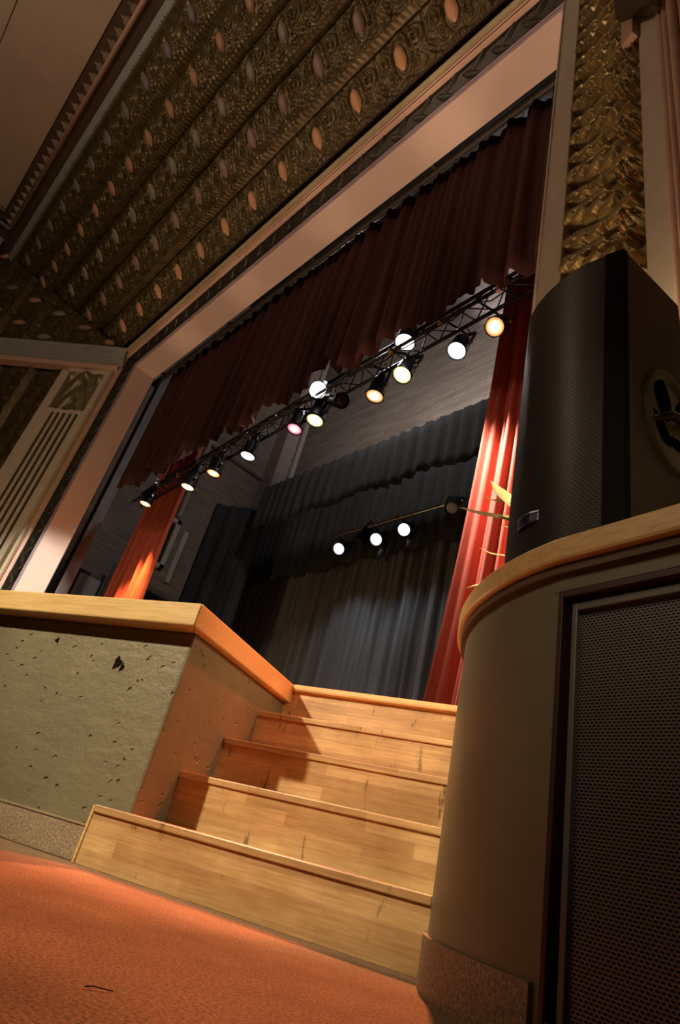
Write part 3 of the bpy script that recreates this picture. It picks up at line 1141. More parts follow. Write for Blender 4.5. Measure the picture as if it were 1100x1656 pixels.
# ------------------------------------------------------------------ cornice and ceiling
zc = 12.56
b = MB()
q0 = Vector((0, CO[1], CO[2])) + Vector(CV) * 3.84
q1 = Vector((0, CO[1], CO[2])) + Vector(CV) * 4.05
b.sweep([[(x, q0.y + .10, q0.z + .10), (x, q0.y - 0.02, q0.z - 0.03), (x, q1.y - 0.02, q1.z - 0.03), (x, q1.y + .02, q1.z + 0.12)] for x in (-17.5, 0.7)])
struct(b.build('trim_7', M_BLUEGREY))
b = MB().box((-17.5, -1.19, zc + 0.06), (0.7, -0.86, zc + 0.2))
struct(b.build('trim_8', M_UMBER))
b = MB()
b.cyl((-15.6, -1.20, zc + 0.03), (0.7, -1.20, zc + 0.03), 0.045, n=10)
struct(b.build('trim_9', M_PINK, smooth=True))
b = MB().box((-15.6, -1.50, zc + 0.08), (0.7, -1.19, zc + 0.2))
struct(b.build('trim_10', M_UMBER))
# leaf-shaped dentils hung under the cornice board
b = MB()
x = -15.5
while x < 0.4:
    for (dx, r, ln_) in ((0, 0.045, 0.17), (-0.06, 0.028, 0.10), (0.06, 0.028, 0.10)):
        ring0 = []
        prof = [(0.0, 1.0), (0.35, 0.9), (0.7, 0.6), (1.0, 0.08)]
        vs = []
        for (u, w) in prof:
            y = -1.24 - ln_ * u
            vs += [(x + dx - r * w, y, zc + 0.085), (x + dx, y, zc + 0.085 - 0.07 * w), (x + dx + r * w, y, zc + 0.085)]
        b.add(vs, [(i * 3 + j, i * 3 + j + 1, i * 3 + j + 4, i * 3 + j + 3) for i in range(3) for j in range(2)])
    x += 0.30
struct(b.build('trim_11', plain('dentil_plaster', (0.26, 0.20, 0.14), 0.5, 0, 0.4, 0.2)))
b = MB()
for (y0, y1) in ((-1.50, -2.9), (-2.92, -5.2), (-5.22, -9.2)):
    xs = [-15.18, -11.2, -7.4, -3.6, 0.6, 3.2]
    b.box((-15.18, y1, zc + 0.06), (6.0, y0, zc + 0.16))
struct(b.build('ceiling', M_CEIL))
b = MB().box((-17.6, -9.3, zc + 0.17), (6.2, 3.0, zc + 0.30))
b.box((-17.6, -1.3, zc + 0.2), (6.2, 3.0, 14.0))
struct(b.build('ceiling_slab', M_UMBER))
# cornice along the side of the hall
b = MB().box((-15.75, -9, zc + 0.08), (-15.20, -1.5, zc + 0.2))
struct(b.build('trim_12', M_UMBER))
b = MB()
b.cyl((-15.70, -9, zc + 0.03), (-15.70, -1.2, zc + 0.03), 0.045, n=10)
b.cyl((-15.24, -9, zc + 0.05), (-15.24, -1.5, zc + 0.05), 0.035, n=10)
struct(b.build('trim_13', M_BLUEGREY, smooth=True))
b = MB().box((-16.6, -9, zc - 0.12), (-16.3, -1.2, zc + 0.2))
struct(b.build('trim_14', M_BLUEGREY))
b = MB().box((-16.3, -9, zc + 0.1), (-15.72, -1.2, zc + 0.22))
struct(b.build('trim_15', M_UMBER))
# rest of the hall, out of the frame
b = MB()
b.box((-20.2, -9.2, 0), (-20.0, 3.0, 14))
struct(b.build('wall_house_left', M_UMBER))
b = MB().box((-20, -9.4, 0), (6.2, -9.2, 14))
struct(b.build('wall_house_back', M_UMBER))
b = MB().box((6.0, -9.2, 0), (6.2, 10.2, 14))
struct(b.build('wall_house_right', M_UMBER))


# ------------------------------------------------------------------ left side wall: pilaster, panel, cornice
def lw(t, n, z):
    p = Vector((X_COR, 2.24, 0)) + LD * t + LN * n
    return (p.x, p.y, z)


def lbox(mb, t0, t1, n0, n1, z0, z1, mi=0):
    vs = [lw(t, n, z) for z in (z0, z1) for (t, n) in ((t0, n0), (t1, n0), (t1, n1), (t0, n1))]
    return mb.add(vs, [(0, 3, 2, 1), (4, 5, 6, 7), (0, 1, 5, 4), (1, 2, 6, 5), (2, 3, 7, 6), (3, 0, 4, 7)], mi)


b = MB()
lbox(b, -0.1, 6.5, -0.40, -0.20, 0.0, 9.3)
lbox(b, -0.1, 6.5, -0.35, -0.25, 9.3, 12.7)
struct(b.build('wall_left', M_UMBER))
pil = thing('fluted_pilaster', 'cream fluted pilaster with a gold capital beside the proscenium opening', 'pilaster', lw(0.6, 0, ZS))
b = MB()
prof = [(1.30, -0.19), (1.30, 0.0), (0.955, 0.0)]
for tc in (0.893, 0.743, 0.591, 0.430, 0.279):
    prof += [(tc + 0.042, 0.0), (tc + 0.040, -0.030), (tc - 0.040, -0.030), (tc - 0.042, 0.0)]
prof += [(-0.13, 0.0), (-0.13, -0.19)]
b.sweep([[lw(t, n, z) for (t, n) in prof] for z in (0.5, 7.32)])
b.sweep([[lw(t, n, z) for (t, n) in [(1.30, -0.12), (1.30, 0.0), (-0.13, 0.0), (-0.13, -0.12)]] for z in (7.32, 7.44)])
b.sweep([[lw(t, n, z) for (t, n) in [(1.30, -0.12), (1.30, 0.0), (1.08, 0.0), (1.08, -0.12)]] for z in (7.44, 8.62)])
b.sweep([[lw(t, n, z) for (t, n) in [(0.16, -0.12), (0.16, 0.0), (-0.13, 0.0), (-0.13, -0.12)]] for z in (7.44, 8.62)])
lbox(b, 0.02, 1.2, -0.06, 0.0, 8.54, 8.66)
b.build('shaft', M_CREAM, pil)
M_BRONZE = plain('dark_bronze', (0.075, 0.055, 0.032), 0.5, 0.2, 0.4, 0.2)  # dark strips laid along the beds of the grooves
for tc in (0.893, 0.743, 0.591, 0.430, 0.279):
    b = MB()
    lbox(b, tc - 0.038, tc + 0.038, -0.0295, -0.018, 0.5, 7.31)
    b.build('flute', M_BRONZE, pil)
# capital: carved leaves
nu, nv = 46, 58
U, V = np.meshgrid(np.linspace(0.16, 1.08, nu), np.linspace(7.42, 8.56, nv))
uc = (U - 0.62) / 0.46
vc = (V - 7.42) / 1.14
Hh = 0.05 * np.abs(np.cos(5.0 * np.abs(uc) + 6 * vc)) * (1 - uc ** 2) + 0.04 * np.exp(-((np.abs(uc) - 0.85) / 0.15) ** 2 - ((vc - 0.9) / 0.1) ** 2) \
    + 0.05 * np.exp(-(uc / 0.2) ** 2 - ((vc - 0.95) / 0.12) ** 2) + 0.03 * np.cos(14 * vc) * np.exp(-(uc / 0.25) ** 2)
P = np.array([[lw(U[i, j], -0.03 + Hh[i, j], V[i, j]) for j in range(nu)] for i in range(nv)])
b = MB()
b.grid(P)
b.build('capital', plain('capital_dull_gold', (0.22, 0.19, 0.10), 0.4, 0.4, 0.5, 0.3), pil, smooth=True)
# relief panel beside it
relief('wall_left_panel', lw(1.30, -0.20, 0.4), (0, 0, 1), tuple(LD), tuple(LN), 0.0, 8.3, 0.0, 4.6, 0.2, 0.4, k, 18, None, plain('dull_gold', (0.12, 0.085, 0.04), 0.45, 0.5, 0.5, 0.35, 9), 0, False)
b = MB()
prof = [(-0.12, 9.26), (0.20, 9.26), (0.20, 9.22)]
for i in range(8):
    z = 9.20 - i * 0.052
    prof += [(0.19 - 0.014 * i, z), (0.165 - 0.014 * i, z - 0.026)]
prof += [(0.075, 8.78)]
b.sweep([[lw(t, n, z) for (n, z) in prof] for t in (-0.22, 6.4)])
struct(b.build('trim_16', M_BLUEGREY))
b = MB()
b.sweep([[lw(t, n, z) for (n, z) in [(-0.1, 8.79), (0.095, 8.79), (0.105, 8.74), (0.085, 8.66), (-0.1, 8.64)]] for t in (-0.16, 6.4)])
struct(b.build('trim_17', M_PINK))

# ------------------------------------------------------------------ right side wall: strip, gold panel, strip
RD = Vector((0.929, -0.370, 0)).normalized()
RNN = Vector((RD.y, -RD.x, 0))
RO = Vector((-1.5, 2.21, 0))


def rw(t, n, z):
    p = RO + RD * t + RNN * n
    return (p.x, p.y, z)


def rbox(mb, t0, t1, n0, n1, z0, z1, mi=0):
    vs = [rw(t, n, z) for z in (z0, z1) for (t, n) in ((t0, n0), (t1, n0), (t1, n1), (t0, n1))]
    return mb.add(vs, [(0, 3, 2, 1), (4, 5, 6, 7), (0, 1, 5, 4), (1, 2, 6, 5), (2, 3, 7, 6), (3, 0, 4, 7)], mi)


b = MB()
rbox(b, 0.0, 0.243, -0.14, 0.0, ZS, 9.2)
rbox(b, 0.010, 0.032, 0.0, 0.012, ZS, 9.2)
struct(b.build('trim_18', M_CREAM, bevel=0.012))
b = MB()
rbox(b, 0.874, 1.026, -0.14, 0.012, ZS, 9.2)
struct(b.build('trim_19', M_CREAM, bevel=0.01))
b = MB()
for (t, r, n0) in ((1.04, 0.024, 0.01), (1.085, 0.018, 0.03), (1.125, 0.028, 0.02), (1.175, 0.022, 0.0)):
    b.cyl(rw(t, n0, ZS), rw(t, n0, 9.2), r, n=14)
rbox(b, 1.024, 2.6, -0.14, 0.0, ZS, 9.2)
struct(b.build('trim_20', M_PINK, smooth='auto'))
b = MB()
rbox(b, 0.24, 0.88, -0.16, -0.10, ZS, 9.2)
struct(b.build('wall_right', M_UMBER))

# gold panel: overlapping leaves sweeping down to a rosette at the right of each row
res = 0.006
U, V = np.meshgrid(np.arange(0.240, 0.880, res), np.arange(2.2, 8.6, res * 1.35))
PER = 0.468
Z0 = 2.80
ca, sa = 0.80, -0.60


def leaves(U, V):
    best = np.full_like(U, -0.02)
    rowk = np.round((V - Z0 - 0.30 - (0.817 - U) * 0.8) / PER)
    for dk in (-2, -1, 0, 1, 2):
        zt = Z0 + (rowk + dk) * PER
        for tips, lift in ((((0.817, 0.20), (0.706, 0.35), (0.585, 0.455), (0.453, 0.57), (0.345, 0.655)), 0.055),
                           (((0.71, 0.20), (0.588, 0.255), (0.461, 0.33), (0.35, 0.42)), 0.030),
                           (((0.60, 0.11), (0.47, 0.17), (0.35, 0.25)), 0.018)):
            for j, (tt, tz) in enumerate(tips):
                dx, dz = tt - U, V - zt - tz
                p = dx * ca - dz * sa
                q = dx * sa + dz * ca
                u = p / 0.235
                w = 0.047 * np.clip(u * 3.2, 0, 1) ** 0.62 * (1 - 0.15 * np.clip(u, 0, 1))
                inside = (u > 0) & (u < 1) & (np.abs(q) < w)
                prof = 1 - (q / np.maximum(w, 1e-4)) ** 2
                hh = lift * (1 - 0.95 * u) + 0.020 * np.clip(prof, 0, 1) ** 0.7 - 0.009 * np.exp(-(q / 0.006) ** 2) + 0.012
                best = np.where(inside, np.maximum(best, hh), best)
        dx, dz = U - 0.786, (V - zt) * 0.85
        r = np.sqrt(dx * dx + dz * dz)
        th = np.arctan2(dz, dx)
        ros = 0.080 - 0.30 * r + 0.018 * np.cos(6 * th + 50 * r) + 0.014 * np.cos(2 * np.pi * r / 0.034)
        rr = 0.080 + 0.014 * np.cos(6 * th)
        best = np.where(r < rr, np.maximum(best, ros), best)
        lipz = zt + 0.02 + (0.70 - U) * 0.70
        dl = (V - lipz) / 0.026
        hh = 0.050 * np.sqrt(np.clip(1 - dl * dl, 0, 1)) * (0.8 + 0.2 * np.cos(2 * np.pi * U / 0.075)) - 0.01
        best = np.where((np.abs(dl) < 1) & (U < 0.66), np.maximum(best, hh), best)
    return best


H = leaves(U, V)
P = np.array(RO)[None, None, :] + U[..., None] * np.array(RD) + (H - 0.05)[..., None] * np.array(RNN)
P[..., 2] = V
b = MB()
b.grid(P)
struct(b.build('wall_right_panel', M_GOLDP, smooth=True))

# dark corbel over the second strip
cor = thing('corbel', 'dark brown corbel block at the top of the right cream strip', 'corbel', rw(0.9, 0.1, 5.0))
b = MB()
vs = [rw(t, n, z) for (t, n, z) in ((0.785, 0.0, 5.52), (0.785, 0.12, 5.46), (1.08, 0.14, 4.95), (1.08, 0.0, 5.0),
                                    (0.785, 0.0, 6.9), (0.785, 0.18, 6.9), (1.15, 0.20, 6.9), (1.15, 0.0, 6.9))]
b.add(vs, [(0, 3, 2, 1), (4, 5, 6, 7), (0, 1, 5, 4), (1, 2, 6, 5), (2, 3, 7, 6), (3, 0, 4, 7)])
b.build('block', M_DARKWOOD, cor, bevel=0.01)
b = MB()
rbox(b, 0.79, 0.885, 0.02, 0.07, 5.10, 5.46)
b.build('foot', M_PINK, cor, bevel=0.006)


# ------------------------------------------------------------------ stage: drapes
def drape(name, path, z0, z1, wave, amp, mat, parent=None, hem=None, seed=0, res=0.05, rows=14, pinch=None, base=None):
    """pleated cloth hung along path (world x, y); hem(u) gives the height of the lower edge"""
    rg = np.random.default_rng(seed)
    path = [Vector((p[0], p[1])) for p in path]
    L = [0.0]
    for k in range(1, len(path)):
        L.append(L[-1] + (path[k] - path[k - 1]).length)
    n = max(8, int(L[-1] / res))
    s = np.linspace(0, L[-1], n)
    ph = 2 * np.pi * s / wave + 1.1 * np.sin(s * 1.7 + rg.uniform(0, 6)) + 0.7 * np.sin(s * 3.9 + rg.uniform(0, 6))
    a = amp * (0.65 + 0.35 * np.sin(s * 2.3 + rg.uniform(0, 6)))
    prof = np.sign(np.cos(ph)) * np.abs(np.cos(ph)) ** 0.8 * a + 0.35 * amp * np.cos(2.7 * ph + rg.uniform(0, 6))
    P = np.zeros((rows, n, 3))
    xs = np.interp(s, L, [p.x for p in path])
    ys = np.interp(s, L, [p.y for p in path])
    d = path[-1] - path[0]
    d.normalize()
    nx, ny = d.y, -d.x
    for r in range(rows):
        f = r / (rows - 1)
        k = 0.75 + 0.5 * f
        zl = np.array([hem(x / L[-1]) for x in s]) if hem else np.full(n, z0)
        P[r, :, 0] = xs + nx * prof * k
        P[r, :, 1] = ys + ny * prof * k
        P[r, :, 2] = z1 + (zl - z1) * f
        if pinch:
            cx, k_ = pinch(f)
            P[r, :, 0] = cx + (xs - cx) * k_ + nx * prof * k
    b = MB()
    b.grid(P)
    return b.build(name, mat, parent, smooth=True, base=base if parent is None else None, solidify=0.008)


def hem_valance(u):
    s = u * 10.22
    x = -11.92 + s
    up = 0.17 * math.exp(-((x + 5.48) / 0.30) ** 2) + 0.17 * math.exp(-((x + 3.95) / 0.28) ** 2)
    return up + 5.68 + 0.055 * math.sin(s * 5.2) + 0.05 * math.sin(s * 2.1 + 1) + 0.05 * abs(math.sin(s * 3.3)) + (0.10 if (s * 0.8) % 1 < 0.25 else 0)


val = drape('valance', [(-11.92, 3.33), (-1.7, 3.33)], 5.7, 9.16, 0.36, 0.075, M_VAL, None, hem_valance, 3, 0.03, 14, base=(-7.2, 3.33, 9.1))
tag(val, 'wide shaded red pleated valance hanging across the top of the stage opening', 'valance')


def pinch_right(f):
    # hangs from x -3.4..-2.2 and flares to the left low down
    return (-1.9, 0.92 + 0.38 * f ** 2.2)


def tab(name, x0, x1, y, z0, z1, cx, flare, seed, label):
    o = drape(name, [(x0, y), (x1, y)], z0, z1, 0.30, 0.095, M_RED, None, None, seed, 0.018, 22,
              (lambda f: (cx, 1.0 + flare * f ** 2.4)), base=((x0 + x1) / 2, y, z0))
    return tag(o, label, 'curtain', 'red tab curtains')


tab('tab_curtain', -3.42, -2.1, 4.4, ZS + 0.02, 7.4, -2.1, 0.28, 5, 'bright red stage curtain gathered behind the tall black loudspeaker')
tab('tab_curtain', -12.75, -11.15, 4.4, ZS + 0.02, 7.4, -12.6, 0.55, 8, 'red stage curtain streaked with orange light at the far left of the stage')

# black borders, leg and backdrop
bd = drape('black_border', [(-10.75, 6.0), (-1.0, 6.0)], 5.95, 7.16, 0.30, 0.045, M_BLACKC, None, lambda u: 6.02 + 0.05 * math.sin(u * 40), 21, 0.05, 6, base=(-6, 6, 7.1))
tag(bd, 'upper black border curtain below the bare grey back wall', 'curtain', 'black border curtains')
bd = drape('black_border', [(-13.4, 7.12), (-1.0, 7.12)], 5.3, 7.35, 0.26, 0.05, M_BLACKC, None,
           lambda u: 5.36 + 0.05 * math.sin(u * 90) + 0.05 * math.sin(u * 37), 22, 0.05, 6, base=(-6, 7.12, 6.4))
tag(bd, 'lower black border curtain hanging behind the three white lamps', 'curtain', 'black border curtains')
leg = drape('side_drape', [(-12.15, 5.66), (-11.05, 6.48)], ZS, 6.9, 0.40, 0.05, M_BLACKC, None, None, 23, 0.04, 8, base=(-11.6, 6.0, ZS))
tag(leg, 'narrow black leg curtain standing before the grey side wall', 'curtain')
bk = drape('backdrop_curtain', [(-14.4, 7.7), (-0.5, 7.7)], ZS, 7.6, 0.34, 0.075, M_BACKD, None, None, 24, 0.03, 8, base=(-6.5, 7.7, ZS))
tag(bk, 'full charcoal backdrop curtain closing the rear of the stage', 'curtain')

# header rail under the soffit and grey downpipe at the left
b = MB()
b.cyl((-12.9, 3.27, 9.22), (-1.3, 3.27, 9.22), 0.06, n=12)
for x in (-12.3, -9.5, -6.8, -4.1, -1.6):
    b.box((x - 0.03, 3.05, 9.20), (x + 0.03, 3.27, 9.26))
o = b.build('header_rail', plain('brown_grey_pipe', (0.045, 0.036, 0.026), 0.5, 0.1, 0.4, 0.2), smooth='auto', base=(-7, 3.22, 9.2))
tag(o, 'brownish grey pipe rail running under the salmon soffit above the valance', 'rail')
b = MB()
b.box((-13.3, 3.42, ZS), (-13.0, 3.66, 9.8))
o = b.build('guide_channel', M_GREYPIPE, base=(-13.1, 3.5, ZS), bevel=0.01)
tag(o, 'upright grey guide channel between the left jamb and the valance', 'channel')

# ------------------------------------------------------------------ stage house walls
b = MB().box((-16.2, 9.6, 0), (3.0, 9.8, 17))
struct(b.build('wall_back', M_BACKWALL))
b = MB().box((-16.4, 3.06, 0), (-16.2, 9.8, 17))
struct(b.build('wall_stage_left', M_BACKWALL))
b = MB().box((3.0, 2.3, 0), (3.2, 9.8, 17))
struct(b.build('wall_stage_right', M_BACKWALL))
b = MB().box((-16.4, 3.06, 17), (3.2, 9.8, 17.2))
struct(b.build('ceiling_stage', M_BLACKP))
colm = thing('corner_column', 'pinkish grey column standing in the far corner of the stage', 'column', (-15.9, 9.3, ZS))
b = MB().box((-16.19, 8.8, ZS), (-15.5, 9.59, 16.9))
b.build('shaft', plain('pinkish_grey_paint', (0.42, 0.35, 0.32), 0.7, 0, 0.3, 0.12), colm, bevel=0.02)
b = MB().cyl((-15.36, 9.38, ZS), (-15.36, 9.38, 16.9), 0.10, n=12)
b.build('riser_pipe', plain('light_grey_pipe', (0.52, 0.47, 0.44), 0.5, 0.1, 0.4, 0.1), colm, smooth='auto')

# pipes on the side wall
b = MB().cyl((-16.0, 6.4, 10.9), (-16.0, 8.7, 10.9), 0.13, n=12)
o = b.build('duct_pipe', plain('grey_duct', (0.34, 0.32, 0.31), 0.45, 0.2, 0.4, 0.1), smooth='auto', base=(-16, 7.5, 10.9))
tag(o, 'thick grey pipe crossing high on the stage side wall', 'pipe')
b = MB().cyl((-15.95, 6.45, 7.95), (-15.95, 6.45, 13.0), 0.075, n=10)
b.cyl((-15.95, 6.45, 9.0), (-15.95, 6.45, 9.12), 0.11, n=10)
b.cyl((-16.18, 6.45, 8.6), (-15.95, 6.45, 8.6), 0.05, n=8)
o = b.build('conduit_pipe', plain('light_conduit', (0.45, 0.42, 0.40), 0.45, 0.2, 0.4, 0.1), smooth='auto', base=(-15.95, 6.45, 7.95))
tag(o, 'upright grey conduit rising above the louvred vent on the side wall', 'pipe')
b = MB().cyl((-15.6, 5.2, ZS), (-15.6, 5.2, 5.6), 0.05, n=8)
o = b.build('standing_pole', M_GREYPIPE, smooth='auto', base=(-15.6, 5.2, ZS))
tag(o, 'thin grey pole standing beside the red curtain at stage left', 'pole')
b = MB().cyl((-16.01, 6.0, 5.3), (-16.01, 8.2, 5.3), 0.20, n=12)
o = b.build('black_duct', M_BLKMET, smooth='auto', base=(-15.95, 7, 5.3))
tag(o, 'black horizontal duct low on the stage side wall', 'duct')

# louvred vent in a white frame
vent = thing('wall_vent', 'white framed louvred vent on the grey stage side wall', 'vent', (-16.15, 6.15, 7.0))
b = MB()
b.box((-16.19, 5.60, 7.75), (-16.02, 6.65, 7.90))
b.box((-16.19, 5.60, 6.25), (-16.02, 6.65, 6.40))
b.box((-16.19, 5.60, 6.25), (-16.02, 5.72, 7.90))
b.box((-16.19, 6.50, 6.25), (-16.02, 6.65, 7.90))
b.build('frame', M_WHITEMET, vent, bevel=0.01)
b = MB()
for i in range(12):
    z = 6.42 + i * 0.111
    b.add([(-16.15, 5.70, z + 0.08), (-16.05, 5.70, z), (-16.05, 6.52, z), (-16.15, 6.52, z + 0.08)], [(0, 1, 2, 3)])
b.build('louvres', M_BLKMET, vent, solidify=0.01)
b = MB().box((-16.19, 6.85, 6.0), (-16.05, 7.0, 7.7))
o = b.build('white_strip_box', M_WHITEMET, bevel=0.01, base=(-16.1, 6.9, 6.0))
tag(o, 'pale upright strip box beside the louvred vent', 'box')

# equipment in the left wing
b = MB().box((-16.1, 3.5, ZS), (-15.2, 4.6, 5.0))
o = b.build('wing_cabinet', M_BLACKP, bevel=0.02, base=(-15.6, 4.0, ZS))
tag(o, 'tall black equipment cabinet in the left wing behind the jamb', 'cabinet')
b = MB().box((-15.15, 4.2, 3.75), (-14.7, 4.75, 4.75))
o = b.build('breaker_box', M_GREYBOX, bevel=0.015, base=(-14.9, 4.45, 3.75))
tag(o, 'pale grey metal box beside the foot of the left red curtain', 'box')
b = MB().box((-15.12, 4.3, ZS), (-14.75, 4.7, 3.75))
o = b.build('box_stand', M_BLKMET, base=(-14.9, 4.45, ZS), bevel=0.01)
tag(o, 'dark stand carrying the pale grey metal box in the wing', 'stand')

# ------------------------------------------------------------------ lighting truss
TA, TB = Vector((-12.35, 3.97, 5.93)), Vector((-1.9, 3.60, 5.93))
TD = (TB - TA).normalized()
TL = (TB - TA).length
TSIDE = Vector((TD.y, -TD.x, 0))
truss = thing('lighting_truss', 'black lattice lighting truss spanning the stage under the valance', 'truss', (TA + TB) / 2)


def tp(s, n, z):
    return TA + TD * s + TSIDE * n + Vector((0, 0, z))


for (n, z) in ((0.11, 0), (-0.11, 0), (0.0, 0.30)):
    b = MB().cyl(tp(0, n, z), tp(TL, n, z), 0.024, n=8)
    b.build('chord', M_BLKMET, truss, smooth='auto')
k = 0
s = 0.1
b = MB()
while s < TL - 0.5:
    for (n0, z0, n1, z1) in ((0.11, 0, 0, 0.30), (-0.11, 0, 0, 0.30), (0.11, 0, -0.11, 0)):
        b.cyl(tp(s, n0, z0), tp(s + 0.28, n1, z1), 0.009, n=6)
        b.cyl(tp(s + 0.28, n1, z1), tp(s + 0.56, n0, z0), 0.009, n=6)
    s += 0.56
b.build('lattice', M_BLKMET, truss)
b = MB()
rr = random.Random(4)
s = 0.3
while s < TL - 0.6:
    l = rr.uniform(0.4, 1.0)
    pts = [tp(s + l * u, 0.10 + 0.03 * math.sin(5 * u), 0.02 - 0.16 * math.sin(math.pi * u) * rr.uniform(0.5, 1)) for u in (0, .2, .4, .6, .8, 1)]
    b.tube(pts, 0.009, 6)
    s += l * 0.9
b.build('cable', M_BLKMET, truss, smooth=True)
for s in (1.0, 3.8, 6.6, 9.4):
    b = MB().cyl(tp(s, 0.0, 0.29), tp(s, 0.0, 11.065), 0.006, n=6)
    b.build('suspension_cable', M_STEEL, truss)
# coupler clamps that catch the light
for s in np.arange(0.5, TL - 0.3, 0.82):
    b = MB().cyl(tp(s, 0.11, -0.035), tp(s, 0.11, 0.035), 0.034, n=10)
    b.cyl(tp(s, 0.16, 0.0), tp(s, 0.10, 0.0), 0.014, n=8)
    b.build('coupler', M_STEEL if int(s * 10) % 3 else M_BRASS, truss, smooth='auto')

# lamps --------------------------------------------------------------
G_WHITE = glow('lamp_white', (0.95, 0.97, 1.0), (1.0, 1.0, 1.0), 1.6, 8, 0.11)
G_WARM = glow('lamp_warm_yellow', (1.0, 0.82, 0.22), (1.0, 0.99, 0.80), 1.2, 3.0, 0.11)
G_ORANGE = glow('lamp_orange', (1.0, 0.22, 0.01), (1.0, 0.88, 0.50), 1.0, 2.2, 0.11)
G_PINK = glow('lamp_pink', (0.95, 0.06, 0.16), (1.0, 0.78, 0.84), 0.9, 1.6, 0.11)
G_COLD = glow('lamp_cold_white', (0.70, 0.82, 1.0), (0.97, 0.99, 1.0), 1.2, 4, 0.11)


def par_can():
    """lens at the origin shining down -z, can above"""
    t = thing('par_can', 'lamp', 'stage lamp')
    b = MB().lathe([(0.112, -0.012), (0.118, -0.012), (0.118, 0.012), (0.112, 0.03), (0.108, 0.24), (0.095, 0.27), (0.070, 0.34), (0.062, 0.36), (0.02, 0.37), (0.0, 0.37)], 28, 0, (0, 0, 0), False)
    b.lathe([(0.112, -0.012), (0.106, -0.004), (0.106, 0.02)], 28, 0, (0, 0, 0), False)
    b.build('can', M_BLKMET, t, smooth='auto')
    b = MB().lathe([(0.0, -0.004), (0.06, -0.002), (0.106, 0.006)], 28)
    b.build('lens', G_WHITE, t, smooth=True)
    b = MB()
    sq = [(math.cos(math.pi * (q_ + 0.5) / 4), math.sin(math.pi * (q_ + 0.5) / 4)) for q_ in range(8)]
    rg_ = [[(x * h_, y * h_, z_) for (x, y) in sq] for (h_, z_) in ((0.1155, 0.012), (0.1155, 0.002), (0.128, 0.002), (0.128, 0.012), (0.1155, 0.012))]
    b.sweep(rg_, close=True, caps=False)
    b.build('gel_frame', M_BLKMET, t)
    b = MB()
    for sx in (-1, 1):
        b.box((sx * 0.128 - 0.005, -0.018, 0.12), (sx * 0.128 + 0.005, 0.018, 0.44))
    b.box((-0.133, -0.018, 0.435), (0.133, 0.018, 0.447))
    y = b.build('yoke', M_BLKMET, t)
    for sx in (-1, 1):
        b = MB().cyl((sx * 0.11, 0, 0.15), (sx * 0.158, 0, 0.15), 0.022, n=10)
        b.build('knob', M_STEEL, y, smooth='auto')
    b = MB()
    b.box((-0.020, -0.02, 0.447), (0.020, 0.02, 0.50))
    b.tube([(0, -0.035, 0.50), (0, -0.045, 0.54), (0, -0.02, 0.575), (0, 0.02, 0.575), (0, 0.042, 0.54)], 0.012, 8)
    b.build('clamp', M_STEEL, t, smooth='auto')
    return t


proto = par_can()
used = [False]
TG = 'lamps on the front truss'


def place_lamp(loc, nrm, lens, label, group, scale=1.0, spot=None, hang=None):
    if hang is None:
        hang = (tp(0, 0.11, 0), tp(TL, 0.11, 0)) if group == TG else (Vector((-9.3, 6.95, 5.98)), Vector((-4.6, 6.95, 6.03)))
    o = proto if not used[0] else copy_tree(proto)
    used[0] = True
    q = Vector(nrm).normalized().to_track_quat('-Z', 'Y')
    o.matrix_basis = Matrix.Translation(loc) @ q.to_matrix().to_4x4() @ Matrix.Scale(scale, 4)
    tag(o, label, 'stage lamp', group)
    for ch in o.children:
        if ch.name.startswith('lens'):
            ch.material_slots[0].link = 'OBJECT'
            ch.material_slots[0].material = lens
    if hang is not None:
        top = o.matrix_basis @ Vector((0, 0, 0.47))
        A_, B_ = hang
        d_ = (B_ - A_).normalized()
        near = A_ + d_ * (top - A_).dot(d_)
        if (near - top).length > 0.02:
            MB().tube([top, (top + near) / 2 + Vector((0, 0, 0.01)), near], 0.014, 8).build('hanger', M_BLKMET, o, smooth=True)
    if spot:
        energy, color, target, angle = spot
        n = Vector(nrm).normalized()
        lamp('lamp_beam', 'SPOT', Vector(loc) + n * 0.05, energy, color, target, 0.09, angle, 0.9)
    return o


DN = (0.0, -0.05, -1.0)
TILT = (0.06, -0.34, -0.94)
ORANGE, YEL, WHT, PNK, CLD = (1.0, 0.42, 0.12), (1.0, 0.86, 0.45), (1.0, 0.95, 0.88), (1.0, 0.45, 0.5), (0.85, 0.92, 1.0)
place_lamp((-11.33, 3.80, 5.56), DN, G_ORANGE, 'orange lamp at the far left end of the truss', TG, 1.12, (1900, (1.0, 0.42, 0.12), (-11.7, 4.4, 2.2), 48))
place_lamp((-9.60, 3.81, 5.47), DN, G_WARM, 'yellow lamp second from the left end of the truss', TG, 1.12, (70, YEL, (-9.2, 4.5, 1.0), 50))
place_lamp((-8.75, 3.81, 5.51), DN, G_ORANGE, 'orange lamp third from the left, right of a yellow one', TG, 1.1, (60, ORANGE, (-10.0, 4.3, 1.5), 50))
place_lamp((-7.75, 3.82, 5.55), DN, G_WHITE, 'white lamp fourth from the left end of the truss', TG, 1.1, (220, WHT, (-7.5, 5.5, 1.0), 80))
place_lamp((-6.55, 3.80, 5.63), (0.05, -0.15, -1), G_PINK, 'pink lamp at the middle of the truss', TG, 1.05, (80, PNK, (-6.0, 4.5, 1.0), 60))
place_lamp((-6.07, 3.80, 5.60), (0.05, -0.15, -1), G_WARM, 'yellow lamp right of the pink one, under the dazzling lamp', TG, 1.15, (160, YEL, (-5.5, 5.0, 1.0), 80))
place_lamp((-4.87, 3.82, 5.53), (0.0, -0.1, -1), G_ORANGE, 'orange lamp hanging between two yellow lamps', TG, 1.08, (120, ORANGE, (-4.8, 4.6, 1.0), 60))
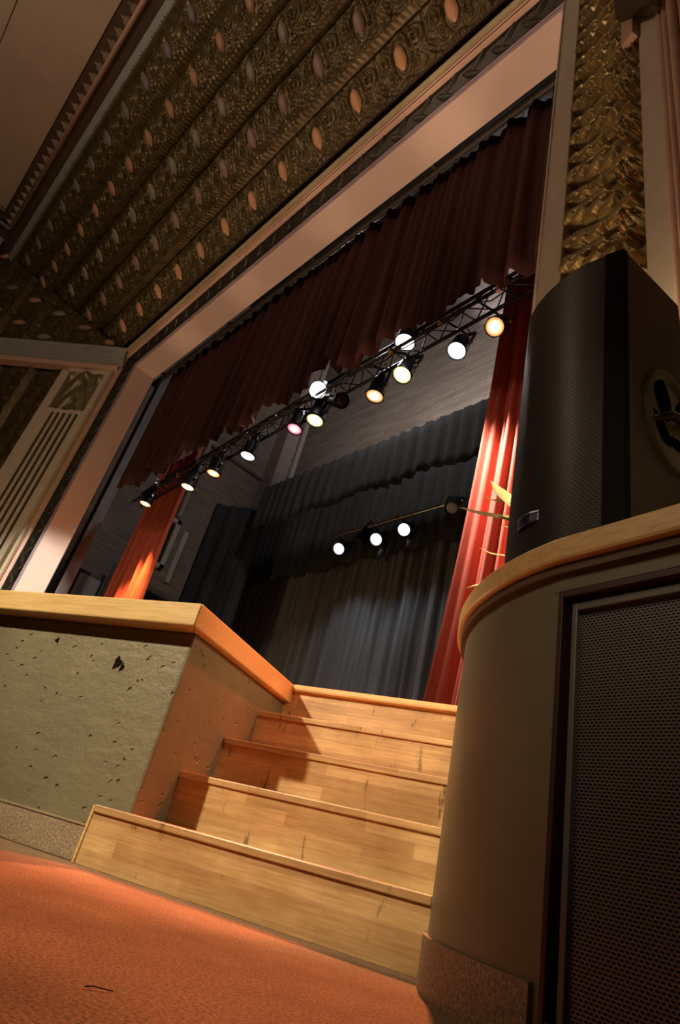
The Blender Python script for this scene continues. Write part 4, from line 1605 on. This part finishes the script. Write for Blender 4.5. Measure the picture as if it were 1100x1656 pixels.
place_lamp((-4.42, 3.81, 5.68), TILT, G_WARM, 'yellow lamp right of the middle orange one', TG, 1.1, (160, YEL, (-3.8, 5.2, 1.0), 80))
place_lamp((-3.56, 3.81, 5.63), TILT, G_WHITE, 'white lamp second from the right end of the truss', TG, 1.0, (2200, WHT, (-2.8, 4.4, 3.3), 42))
place_lamp((-3.06, 3.82, 5.74), (0.1, -0.55, -0.83), G_ORANGE, 'orange lamp at the right end of the truss', TG, 1.0, (60, ORANGE, (-2.8, 2.9, 2.0), 50))
place_lamp((-5.92, 3.60, 5.97), (0.45, -0.50, -0.72), G_WHITE, 'dazzling white lamp pointing out at the hall from the truss top', TG, 1.15, (3600, WHT, (-12.24, 2.7, 3.5), 20))
place_lamp((-4.27, 3.60, 5.99), (0.1, -0.2, -0.95), G_WHITE, 'white lamp mounted above the truss right of the dazzling one', TG, 1.15, None)

# second batten with three cold lamps
bat = thing('lighting_batten', 'steel pipe batten before the black drapes at the rear', 'batten', (-7.2, 7.0, 6.0))
b = MB().cyl((-9.3, 6.95, 5.98), (-4.6, 6.95, 6.03), 0.035, n=10)
b.build('pipe', M_STEEL, bat, smooth='auto')
b = MB()
for x in (-8.4, -7.3, -6.1):
    b.cyl((x, 6.95, 6.0), (x, 6.95, 6.10), 0.055, n=10)
b.build('collar', M_BRASS, bat, smooth='auto')
BG = 'lamps on the rear batten'
for (x, z, lab) in ((-8.70, 5.64, 'cold white lamp at the left of the rear batten'), (-7.66, 5.64, 'cold white lamp in the middle of the rear batten'),
                    (-6.97, 5.70, 'cold white lamp at the right of the rear batten')):
    place_lamp((x, 6.94, z), (0.35, -0.70, -0.62), G_COLD, lab, BG, 1.1, (40, CLD, (x * 0.95, 7.6, -1.5), 100))
# unlit pair between them
place_lamp((-8.15, 6.94, 5.72), (-0.5, -0.2, -0.84), M_STEEL, 'unlit lamp turned away between the left and middle cold lamps', BG, 1.0)
place_lamp((-5.62, 6.6, 5.62), (0.3, -0.5, -0.8), M_WHITEMET, 'pale unlit lamp beside the right red curtain', BG, 1.1)
# unlit cans hanging on the front truss
place_lamp((-5.55, 3.80, 5.75), (0.8, -0.1, -0.5), M_BLKMET, 'unlit black lamp left of the middle orange lamp', TG, 1.0)

# a thread and a crumb on the carpet
b = MB().tube([(-0.842, 0.462, 0.003), (-0.842, 0.474, 0.004), (-0.838, 0.486, 0.003), (-0.832, 0.497, 0.003)], 0.0007, 6)
o = b.build('thread', M_BLKMET, smooth=True, base=(-0.84, 0.48, 0.0))
tag(o, 'short dark thread lying on the orange carpet', 'thread')
